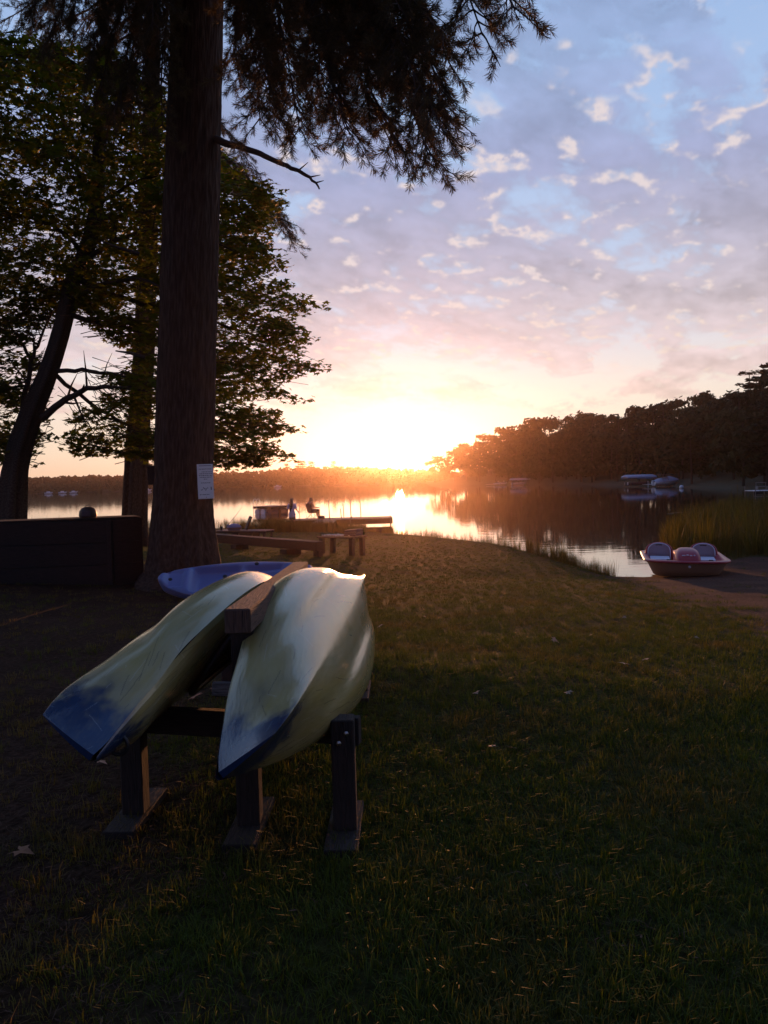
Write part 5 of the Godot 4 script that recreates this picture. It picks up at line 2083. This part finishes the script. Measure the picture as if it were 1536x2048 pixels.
	b = thing("motorboat", "small white boat under the distant thin grey canopy", "motorboat", o.position + Vector3(-0.2, 0.1, 0))
	g = Geo.new()
	hull_shape(g, 4.4, 1.8, 0.75)
	part("hull", g.done(), M.white_paint, b)
	g = Geo.new()
	g.box(placed(Vector3(-0.2, 0.95, 0)), Vector3(0.7, 0.5, 1.2), 0.08)
	part("windscreen", g.done(), M.black_plastic, b)
	# two small watercraft at a low dock
	p = spot(992, 970, 240.0)
	o = thing("dock", "long low pale dock left of the distant boat lift", "dock", Vector3(p.x - 0.6, 0, -240.0))
	for i in 8:
		g = Geo.new()
		g.box(placed(Vector3((i - 3.5) * 0.62, 0.34, 0)), Vector3(0.60, 0.08, 1.4), 0.01)
		part("plank", g.done(), M.white_paint, o)
	for i in 2:
		b = thing("water_scooter", ["white water scooter beside the long low dock, left one of two", "white water scooter beside the long low dock, right one of two"][i], "water scooter", Vector3(p.x + 0.4 + 1.7 * i, 0.25, -238.4))
		b.rotation.y = 25 * DEG
		g = Geo.new()
		hull_shape(g, 2.6, 1.1, 0.5)
		part("hull", g.done(), M.white_paint, b)
		g = Geo.new()
		g.box(placed(Vector3(-0.3, 0.62, 0), Vector3(0, 0, -4)), Vector3(1.2, 0.22, 0.4), 0.08)
		part("seat", g.done(), M.navy_cloth, b)
		g = Geo.new()
		g.tube([Vector3(0.25, 0.5, 0), Vector3(0.1, 1.0, 0)], [0.12, 0.08], 6)
		g.tube([Vector3(0.1, 1.0, -0.35), Vector3(0.1, 1.0, 0.35)], [0.035, 0.035], 6)
		part("handlebar", g.done(), M.white_paint, b)
	# a pale buoy-like float by the right bank
	p = spot(1363, 966, 120.0)
	o = thing("mooring_buoy", "small pale mooring buoy near the bank, right of the covered motorboat", "buoy", Vector3(p.x, -0.12, -120.0))
	g = Geo.new()
	g.lathe(Transform3D(), [Vector2(0.0, 0.0), Vector2(0.26, 0.08), Vector2(0.36, 0.3), Vector2(0.26, 0.55), Vector2(0.08, 0.62), Vector2(0.0, 0.62)], 14)
	part("float", g.done(), M.white_paint, o)
	g = Geo.new()
	g.tube([Vector3(0, 0.6, 0), Vector3(0, 0.8, 0)], [0.05, 0.05], 6)
	part("ring_post", g.done(), M.dark_metal, o)
	# dock at the right edge
	p = spot(1509, 985, 68.0)
	o = thing("dock", "dock with a railed bench at the right edge, its legs in the water", "dock", Vector3(p.x, 0, -68.0))
	for i in 16:
		g = Geo.new()
		g.box(placed(Vector3(0.2 + i * 0.42, 0.72, -0.9)), Vector3(0.40, 0.05, 1.9), 0.006)
		part("plank", g.done(), M.white_paint, o)
	g = Geo.new()
	g.box(placed(Vector3(3.3, 0.55, 0.07)), Vector3(6.7, 0.26, 0.05), 0.006)
	part("fascia_board", g.done(), M.dark_wood, o)
	g = Geo.new()
	g.box(placed(Vector3(3.3, 0.22, 0.08)), Vector3(6.7, 0.07, 0.05), 0.006)
	part("brace", g.done(), M.grey_wood, o)
	for x in [0.02, 0.80, 3.4, 6.2]:
		for z in [0.12, -1.86]:
			g = Geo.new()
			g.tube([Vector3(x, -1.0, z), Vector3(x, 1.1 if x < 0.5 else 0.7, z)], [0.04, 0.04], 6)
			part("leg", g.done(), M.grey_wood, o)
	g = Geo.new()
	g.box(placed(Vector3(1.3, 1.08, -1.3)), Vector3(1.0, 0.05, 0.4), 0.006)
	for x in [0.86, 1.74]:
		g.box(placed(Vector3(x, 0.90, -1.3)), Vector3(0.06, 0.32, 0.36), 0.006)
	g.box(placed(Vector3(1.3, 1.42, -1.5)), Vector3(1.0, 0.07, 0.05), 0.006)
	for x in [0.86, 1.74]:
		g.box(placed(Vector3(x, 1.25, -1.5)), Vector3(0.06, 0.34, 0.05), 0.006)
	part("bench", g.done(), M.grey_wood, o)
	# specks on the far side of the lake
	for q in [[98, 988, 430, "left one of three tiny white boats on the far left shore"], [126, 987, 436, "middle one of three tiny white boats on the far left shore"], [148, 987, 440, "right one of three tiny white boats on the far left shore"], [296, 983, 440, "tiny white boat on the far shore between the two pine trunks"], [556, 974, 445, "tiny pale boat on the far shore above the swim raft"]]:
		p = spot(q[0], q[1], q[2])
		b = thing("rowing_boat", q[3], "boat", Vector3(p.x, 0.05, -q[2]))
		g = Geo.new()
		hull_shape(g, 4.5, 1.7, 0.9)
		part("hull", g.done(), M.white_paint, b)
		g = Geo.new()
		g.box(placed(Vector3(-0.4, 1.05, 0)), Vector3(1.5, 0.7, 1.3), 0.1)
		part("cabin", g.done(), M.white_paint, b)


# ---------------------------------------------------------------- people: tapered limbs joined in one skin (surface nets)
# bones: [a, b, radius at a, radius at b]
func skin_over(g: Geo, bones: Array, cell: float, blend: float) -> void:
	var lo := Vector3.INF
	var hi := -Vector3.INF
	for q in bones:
		var r: float = maxf(q[2], q[3]) + blend + cell * 2.0
		for e in [q[0], q[1]]:
			lo = lo.min(e - Vector3.ONE * r)
			hi = hi.max(e + Vector3.ONE * r)
	var n := Vector3i(((hi - lo) / cell).ceil()) + Vector3i.ONE
	var f := PackedFloat32Array()
	f.resize(n.x * n.y * n.z)
	f.fill(1.0)
	for q in bones:
		var a: Vector3 = q[0]
		var b: Vector3 = q[1]
		var r: float = maxf(q[2], q[3]) + blend + cell * 1.5
		var p0 := Vector3i(((a.min(b) - Vector3.ONE * r - lo) / cell).floor()).max(Vector3i.ZERO)
		var p1 := Vector3i(((a.max(b) + Vector3.ONE * r - lo) / cell).ceil()).min(n - Vector3i.ONE)
		var ab := b - a
		var l2 := maxf(ab.length_squared(), 1e-9)
		for k in range(p0.z, p1.z + 1):
			for j in range(p0.y, p1.y + 1):
				var at := (k * n.y + j) * n.x
				for i in range(p0.x, p1.x + 1):
					var p := lo + Vector3(i, j, k) * cell
					var t := clampf((p - a).dot(ab) / l2, 0.0, 1.0)
					var d: float = p.distance_to(a + ab * t) - lerpf(q[2], q[3], t)
					var o := f[at + i]
					var h := maxf(blend - absf(o - d), 0.0) / blend
					f[at + i] = minf(o, d) - h * h * blend * 0.25
	var vert := {}
	var pos := PackedVector3Array()
	var step := [1, n.x, n.x * n.y]
	for k in n.z - 1:
		for j in n.y - 1:
			for i in n.x - 1:
				var at := (k * n.y + j) * n.x + i
				var inside := 0
				for c in 8:
					if f[at + (c & 1) + (c >> 1 & 1) * n.x + (c >> 2) * step[2]] < 0.0:
						inside += 1
				if inside == 0 or inside == 8:
					continue
				var sum := Vector3.ZERO
				var cnt := 0
				for c in 8:
					for ax in 3:
						if c >> ax & 1:
							continue
						var c2 := c | (1 << ax)
						var fa := f[at + (c & 1) + (c >> 1 & 1) * n.x + (c >> 2) * step[2]]
						var fb := f[at + (c2 & 1) + (c2 >> 1 & 1) * n.x + (c2 >> 2) * step[2]]
						if (fa < 0.0) == (fb < 0.0):
							continue
						var w := Vector3(c & 1, c >> 1 & 1, c >> 2)
						w[ax] += fa / (fa - fb)
						sum += w
						cnt += 1
				vert[at] = pos.size()
				pos.append(lo + (Vector3(i, j, k) + sum / cnt) * cell)
	var nor := PackedVector3Array()
	nor.resize(pos.size())
	var faces := []
	for at in vert:
		var k: int = at / step[2]
		var j: int = (at / n.x) % n.y
		var i: int = at % n.x
		for ax in 3:
			var u: int = step[(ax + 1) % 3]
			var w: int = step[(ax + 2) % 3]
			if [i, j, k][(ax + 1) % 3] == 0 or [i, j, k][(ax + 2) % 3] == 0:
				continue
			if (f[at] < 0.0) == (f[at + step[ax]] < 0.0):
				continue
			if not (vert.has(at - u) and vert.has(at - w) and vert.has(at - u - w)):
				continue
			var face := [vert[at], vert[at - u], vert[at - u - w], vert[at - w]]
			var nn := (pos[face[2]] - pos[face[0]]).cross(pos[face[3]] - pos[face[1]])
			var out := Vector3.ZERO
			out[ax] = 1.0 if f[at] < 0.0 else -1.0
			if nn.dot(out) < 0.0:
				nn = -nn
			for e in face:
				nor[e] += nn
			faces.append(face)
	for q in faces:
		var a: int = q[0]
		var b: int = q[1]
		var c: int = q[2]
		var d: int = q[3]
		g.tri(pos[a], pos[b], pos[c], nor[a].normalized(), nor[b].normalized(), nor[c].normalized())
		g.tri(pos[a], pos[c], pos[d], nor[a].normalized(), nor[c].normalized(), nor[d].normalized())


func hand(g: Geo, wrist: Vector3, dir: Vector3, palm_n: Vector3, thumb_side: Vector3, curl: float) -> void:
	var d := dir.normalized()
	var s := thumb_side.normalized()
	var c := palm_n.normalized()
	var bones := [[wrist - d * 0.02, wrist + d * 0.015, 0.020, 0.022]]
	for k in 4:
		var off := s * (0.027 - 0.018 * k)
		var base_ := wrist + d * (0.075 - 0.004 * absf(k - 1.0)) + off
		bones.append([wrist + d * 0.01 + off * 0.5, base_, 0.015, 0.0105])
		var L: float = [0.068, 0.076, 0.070, 0.056][k]
		var p := base_
		var a := curl * 0.5
		for j in 3:
			var q: Vector3 = p + (d * cos(a) + c * sin(a)) * L * [0.45, 0.32, 0.24][j]
			bones.append([p, q, 0.0090 - 0.0008 * j, 0.0084 - 0.0008 * j])
			p = q
			a += curl
	var t0 := wrist + d * 0.022 + s * 0.022
	var t1 := t0 + (d * 0.6 + s * 0.7 + c * 0.25).normalized() * 0.036
	var t2 := t1 + (d * 0.85 + s * 0.2 + c * (0.25 + 0.5 * curl)).normalized() * 0.030
	bones.append([wrist + d * 0.01, t0, 0.016, 0.013])
	bones.append([t0, t1, 0.0125, 0.0098])
	bones.append([t1, t2, 0.0098, 0.008])
	skin_over(g, bones, 0.0045, 0.006)


func head(g: Geo, at: Transform3D) -> void:   # centre of the skull; face towards -z
	var b := []
	for q in [[Vector3(0, 0.02, 0.015), Vector3(0, 0.02, -0.02), 0.082, 0.078], [Vector3(0, -0.05, -0.035), Vector3(0, -0.075, -0.045), 0.055, 0.036], [Vector3(0, 0.012, -0.092), Vector3(0, -0.022, -0.108), 0.009, 0.014],
		[Vector3(-0.02, -0.052, -0.086), Vector3(0.02, -0.052, -0.086), 0.009, 0.009], [Vector3(0, -0.088, -0.062), Vector3(0, -0.088, -0.062), 0.018, 0.018], [Vector3(-0.084, -0.012, 0.008), Vector3(-0.088, 0.018, 0.014), 0.011, 0.014],
		[Vector3(0.084, -0.012, 0.008), Vector3(0.088, 0.018, 0.014), 0.011, 0.014], [Vector3(0, -0.06, 0.02), Vector3(0, -0.14, 0.03), 0.05, 0.047]]:
		b.append([at * q[0], at * q[1], q[2], q[3]])
	skin_over(g, b, 0.006, 0.014)


func eyes(o: Node3D, at: Transform3D) -> void:
	for s in [-1.0, 1.0]:
		var g := Geo.new()
		g.lathe(at * Transform3D(Basis(), Vector3(s * 0.032, -0.002, -0.078)), [Vector2(0.0, -0.011), Vector2(0.009, -0.006), Vector2(0.011, 0.0), Vector2(0.009, 0.006), Vector2(0.0, 0.011)], 8)
		part("eye", g.done(), M.eye, o)


func build_standing_person() -> void:
	var o := thing("person", "person with long dark hair standing on the bank in a pale lilac shirt", "person", on_ground(spot(585, 1050, 39.4).x, 39.4, 0.01))
	o.rotation.y = -14 * DEG      # looks out over the lake, a little to the right (-z is ahead)
	var g := Geo.new()
	var b := []
	for s in [-1.0, 1.0]:
		b.append([Vector3(s * 0.088, 0.86, 0.0), Vector3(s * 0.088, 0.47, -0.01), 0.085, 0.052])
		b.append([Vector3(s * 0.088, 0.47, -0.01), Vector3(s * 0.088, 0.32, 0.012), 0.050, 0.053])
		b.append([Vector3(s * 0.088, 0.32, 0.012), Vector3(s * 0.09, 0.085, 0.015), 0.053, 0.034])
		b.append([Vector3(s * 0.09, 0.045, 0.045), Vector3(s * 0.10, 0.03, -0.10), 0.036, 0.028])
		b.append([Vector3(s * 0.10, 0.03, -0.10), Vector3(s * 0.105, 0.024, -0.15), 0.028, 0.021])
		b.append([Vector3(0, 1.32, 0.0), Vector3(s * 0.165, 1.325, 0.0), 0.055, 0.045])
	b.append([Vector3(0, 0.90, 0.0), Vector3(0, 1.05, -0.01), 0.120, 0.098])
	b.append([Vector3(0, 1.05, -0.01), Vector3(0, 1.27, 0.0), 0.098, 0.105])
	b.append([Vector3(0, 1.30, 0.005), Vector3(0, 1.43, -0.005), 0.06, 0.045])
	var le := Vector3(-0.225, 1.07, 0.03)
	var lw := Vector3(-0.235, 0.84, -0.03)
	var re := Vector3(0.235, 1.075, 0.02)
	var rw := Vector3(0.285, 0.93, -0.17)
	b.append([Vector3(-0.17, 1.325, 0.0), le, 0.043, 0.034])
	b.append([le, lw, 0.033, 0.022])
	b.append([Vector3(0.17, 1.325, 0.0), re, 0.043, 0.034])
	b.append([re, rw, 0.033, 0.022])
	skin_over(g, b, 0.013, 0.035)
	var hd := Transform3D(Basis.from_euler(Vector3(-0.05, -0.35, 0.0)), Vector3(0, 1.535, -0.015))
	head(g, hd)
	hand(g, lw, Vector3(-0.02, -1, -0.12), Vector3(1, 0, 0.0), Vector3(0, 0, -1), 0.35)
	hand(g, rw, Vector3(0.25, -0.25, -0.95), Vector3(-0.9, -0.3, 0), Vector3(0, 0.95, -0.2), 1.0)
	part("body", g.done(), M.skin, o)
	eyes(o, hd)
	g = Geo.new()
	b = [[Vector3(0, 0.93, 0.0), Vector3(0, 1.10, 0.0), 0.135, 0.13], [Vector3(0, 1.10, 0), Vector3(0, 1.28, 0.0), 0.125, 0.118], [Vector3(-0.05, 0.86, 0), Vector3(0.05, 0.86, 0), 0.125, 0.125], [Vector3(-0.155, 1.325, 0), Vector3(0.155, 1.325, 0), 0.062, 0.062],
		[Vector3(-0.165, 1.31, 0), Vector3(-0.205, 1.16, 0.02), 0.062, 0.066], [Vector3(0.165, 1.31, 0), Vector3(0.21, 1.16, 0.015), 0.062, 0.066], [Vector3(-0.06, 0.75, 0), Vector3(0.06, 0.75, 0), 0.118, 0.118]]
	skin_over(g, b, 0.012, 0.04)
	part("shirt", g.done(), M.lilac_cloth, o)
	g = Geo.new()
	b = []
	for s in [-1.0, 1.0]:
		b.append([Vector3(s * 0.085, 0.82, 0.0), Vector3(s * 0.088, 0.60, -0.003), 0.097, 0.082])
	skin_over(g, b, 0.012, 0.02)
	part("shorts", g.done(), M.navy_cloth, o)
	g = Geo.new()
	b = []
	for q in [[Vector3(0, 0.035, 0.03), Vector3(0, 0.05, -0.025), 0.092, 0.075], [Vector3(0, -0.02, 0.06), Vector3(0, -0.15, 0.085), 0.075, 0.062], [Vector3(-0.05, -0.02, 0.03), Vector3(-0.06, -0.14, 0.06), 0.05, 0.042], [Vector3(0.05, -0.02, 0.03), Vector3(0.06, -0.14, 0.06), 0.05, 0.042]]:
		b.append([hd * q[0], hd * q[1], q[2], q[3]])
	b.append([Vector3(-0.03, 1.40, 0.08), Vector3(-0.04, 1.12, 0.125), 0.070, 0.058])
	b.append([Vector3(0.05, 1.40, 0.08), Vector3(0.03, 1.16, 0.12), 0.055, 0.04])
	b.append([Vector3(-0.04, 1.12, 0.125), Vector3(-0.05, 0.98, 0.135), 0.056, 0.022])
	skin_over(g, b, 0.010, 0.03)
	part("hair", g.done(), M.hair, o)
	var grip := o.position + o.basis * (rw + Vector3(0.015, -0.02, -0.07))
	var p := thing("walking_pole", "thin straight pole held upright in the standing person's right hand", "pole", grip)
	g = Geo.new()
	var foot := on_ground(grip.x + 0.05, -grip.z - 0.05) - grip
	g.tube([foot, Vector3.ZERO, -foot.normalized() * 0.22], [0.011, 0.011, 0.011], 8)
	part("shaft", g.done(), M.dark_metal, p)
	g = Geo.new()
	g.tube([foot.normalized() * 0.05, -foot.normalized() * 0.07], [0.015, 0.015], 8)
	part("grip", g.done(), M.black_plastic, p)


func build_seated_person() -> void:
	var w := spot(626, 1036, 44.2)
	var floor_y := 0.472
	var yaw := -52 * DEG      # faces right and away over the water
	var c := thing("camp_chair", "dark folding camp chair on the dock with the seated person in it", "camp chair", Vector3(w.x, floor_y, w.z), yaw)
	var g := Geo.new()
	var rings := []
	for i in 9:
		var t := i / 8.0
		var row := PackedVector3Array()
		for j in 9:
			var u := j / 8.0 * 2.0 - 1.0
			row.append(Vector3(u * 0.25, 0.42 - 0.07 * (1.0 - u * u) - 0.02 * t, -0.25 + t * 0.45))
		rings.append(row)
	g.loft(rings, false, false, false)
	part("seat", g.done(), M.chair_cloth, c)
	g = Geo.new()
	rings = []
	for i in 9:
		var t := i / 8.0
		var row := PackedVector3Array()
		for j in 9:
			var u := j / 8.0 * 2.0 - 1.0
			row.append(Vector3(u * 0.27, 0.40 + t * 0.50, 0.20 + t * 0.13 + 0.05 * (1.0 - u * u)))
		rings.append(row)
	g.loft(rings, false, false, false)
	part("backrest", g.done(), M.chair_cloth, c)
	for s in [-1.0, 1.0]:
		for q in [[Vector3(s * 0.26, 0.005, -0.28), Vector3(s * 0.27, 0.43, 0.21)], [Vector3(s * 0.27, 0.005, 0.26), Vector3(s * 0.27, 0.42, -0.26)], [Vector3(s * 0.27, 0.005, 0.26), Vector3(s * 0.285, 0.92, 0.34)], [Vector3(s * 0.27, 0.005, -0.28), Vector3(s * 0.30, 0.62, -0.26)]]:
			g = Geo.new()
			g.tube([q[0], q[1]], [0.010, 0.010], 8)
			part("frame_tube", g.done(), M.dark_metal, c)
		g = Geo.new()
		g.box(placed(Vector3(s * 0.305, 0.635, -0.02), Vector3(3, 0, 0)), Vector3(0.075, 0.018, 0.54), 0.007)
		part("armrest", g.done(), M.chair_cloth, c)
	for z in [-0.28, 0.26]:
		g = Geo.new()
		g.tube([Vector3(-0.27, 0.012, z), Vector3(0.27, 0.40, z * 0.96)], [0.009, 0.009], 6)
		g.tube([Vector3(0.27, 0.012, z), Vector3(-0.27, 0.40, z * 0.96)], [0.009, 0.009], 6)
		part("cross_brace", g.done(), M.dark_metal, c)
	var o := thing("person", "person sitting in the camp chair on the dock, short light hair rimmed by the sun", "person", Vector3(w.x, floor_y, w.z), yaw)
	g = Geo.new()
	var b := []
	var hip := Vector3(0, 0.47, 0.10)
	for s in [-1.0, 1.0]:
		var knee := Vector3(s * 0.13, 0.50, -0.34)
		var ank := Vector3(s * 0.13, 0.09, -0.40 + 0.04 * s)
		b.append([Vector3(s * 0.09, 0.475, 0.06), knee, 0.085, 0.058])
		b.append([knee, knee.lerp(ank, 0.35) + Vector3(0, 0, 0.02), 0.054, 0.056])
		b.append([knee.lerp(ank, 0.35) + Vector3(0, 0, 0.02), ank, 0.056, 0.036])
		b.append([ank + Vector3(0, -0.045, 0.035), ank + Vector3(0, -0.06, -0.12), 0.037, 0.027])
		b.append([ank + Vector3(0, -0.06, -0.12), ank + Vector3(0, -0.064, -0.17), 0.027, 0.022])
		b.append([Vector3(0, 0.93, 0.17), Vector3(s * 0.18, 0.925, 0.16), 0.06, 0.05])
		var el := Vector3(s * 0.27, 0.69, 0.09)
		var wr := Vector3(s * 0.29, 0.672, -0.15)
		b.append([Vector3(s * 0.185, 0.92, 0.16), el, 0.048, 0.037])
		b.append([el, wr, 0.037, 0.024])
	b.append([hip, Vector3(0, 0.66, 0.16), 0.125, 0.112])
	b.append([Vector3(0, 0.66, 0.16), Vector3(0, 0.86, 0.17), 0.112, 0.115])
	b.append([Vector3(0, 0.92, 0.165), Vector3(0, 1.03, 0.14), 0.06, 0.05])
	skin_over(g, b, 0.013, 0.035)
	var hd := Transform3D(Basis.from_euler(Vector3(0.04, -0.2, 0.0)), Vector3(0, 1.115, 0.115))
	head(g, hd)
	for s in [-1.0, 1.0]:
		hand(g, Vector3(s * 0.29, 0.672, -0.15), Vector3(0, -0.08, -1), Vector3(0, -1, 0), Vector3(-s, 0, 0), 0.28)
	part("body", g.done(), M.skin, o)
	eyes(o, hd)
	g = Geo.new()
	b = [[hip + Vector3(0, 0.02, 0), Vector3(0, 0.66, 0.16), 0.138, 0.128], [Vector3(0, 0.66, 0.16), Vector3(0, 0.87, 0.17), 0.128, 0.125], [Vector3(-0.165, 0.925, 0.165), Vector3(0.165, 0.925, 0.165), 0.066, 0.066]]
	for s in [-1.0, 1.0]:
		b.append([Vector3(s * 0.18, 0.915, 0.16), Vector3(s * 0.245, 0.76, 0.115), 0.064, 0.058])
	skin_over(g, b, 0.012, 0.04)
	part("shirt", g.done(), M.rust_cloth, o)
	g = Geo.new()
	b = []
	for s in [-1.0, 1.0]:
		b.append([Vector3(s * 0.09, 0.475, 0.08), Vector3(s * 0.125, 0.505, -0.25), 0.100, 0.080])
	b.append([Vector3(-0.08, 0.47, 0.10), Vector3(0.08, 0.47, 0.10), 0.12, 0.12])
	skin_over(g, b, 0.012, 0.03)
	part("shorts", g.done(), M.navy_cloth, o)
	g = Geo.new()
	b = []
	for q in [[Vector3(0, 0.045, 0.025), Vector3(0, 0.06, -0.03), 0.095, 0.075], [Vector3(0, -0.01, 0.05), Vector3(0, -0.045, 0.055), 0.078, 0.06], [Vector3(-0.055, 0.02, 0.02), Vector3(-0.06, -0.02, 0.03), 0.052, 0.04], [Vector3(0.055, 0.02, 0.02), Vector3(0.06, -0.02, 0.03), 0.052, 0.04]]:
		b.append([hd * q[0], hd * q[1], q[2], q[3]])
	skin_over(g, b, 0.010, 0.025)
	part("hair", g.done(), M.fair_hair, o)


func _ready() -> void:
	rng.seed = 7
	var cam := Camera3D.new()
	cam.name = "camera"
	cam.fov = rad_to_deg(2.0 * atan(1024.0 / 1539.0))
	cam.near = 0.05
	cam.far = 3000.0
	cam.transform = Transform3D(cam_basis, EYE)
	add_child(cam)
	cam.current = true
	var env := Environment.new()
	env.background_mode = Environment.BG_SKY
	env.sky = Sky.new()
	env.sky.sky_material = make_sky()
	env.background_energy_multiplier = 0.88
	env.tonemap_mode = Environment.TONE_MAPPER_LINEAR
	env.tonemap_exposure = 1.0
	env.sdfgi_enabled = true
	env.ssao_enabled = true
	env.ssil_enabled = true
	env.volumetric_fog_enabled = true     # evening haze over the lake, which glows round the low sun
	env.volumetric_fog_density = 0.00023
	env.volumetric_fog_albedo = base(1.0, 0.68, 0.55)
	env.volumetric_fog_anisotropy = 0.9
	var world := WorldEnvironment.new()
	world.name = "world_environment"
	world.environment = env
	add_child(world)
	var sun := DirectionalLight3D.new()
	sun.name = "sun"
	sun.light_color = base(1.0, 0.40, 0.15)
	sun.light_energy = 1.3
	sun.light_angular_distance = 0.5
	sun.shadow_enabled = true
	add_child(sun)
	sun.look_at_from_position(Vector3.ZERO, -sun_dir, Vector3.UP)
	build_materials()
	build_ground()
	build_water()
	hill_strip("far_hills", [Vector2(-900, 560), Vector2(-520, 520), Vector2(-300, 500), Vector2(-160, 480), Vector2(0, 470), Vector2(60, 470), Vector2(200, 480), Vector2(500, 500), Vector2(900, 520)], [-2.0, 3.0, 40.0, 120.0, 300.0], [-1.0, 0.4, 3.0, 4.0, -1.0], Vector2(0, 1))
	hill_strip("wooded_hillside", [Vector2(120, 30), Vector2(60, 60), Vector2(43, 76), Vector2(48, 110), Vector2(52, 150), Vector2(45, 210), Vector2(37, 252), Vector2(27, 276), Vector2(16.5, 299), Vector2(24, 330), Vector2(60, 400)], [-2.0, 2.0, 14.0, 40.0, 90.0, 160.0], [-1.0, 0.3, 3.5, 7.0, 8.0, -1.0], Vector2(0.95, 0.3))
	build_big_pine()
	build_second_pine()
	build_maple()
	build_hillside_trees()
	build_far_forest()
	build_rack()
	make_kayak("pale yellow kayak with blue ends, on the right side of the rack", Vector3(-0.365, ground_y(-0.3, 4.0) + 0.685, -4.02), Vector3(-0.22, -0.16, 2.95), Vector3(0.81, 0.585, 0.0))
	make_kayak("dull yellow kayak with a blunt blue end, on the left side of the rack", Vector3(-0.93, ground_y(-0.9, 4.0) + 0.70, -4.02), Vector3(-0.27, -0.03, 2.95), Vector3(-0.80, 0.60, 0.0))
	build_blue_kayak()
	build_pedal_boat()
	build_bin()
	build_notice()
	build_benches()
	build_dock()
	build_raft()
	build_boats()
	build_standing_person()
	build_seated_person()
	build_grass()
	build_reeds()
	build_fallen_leaves()
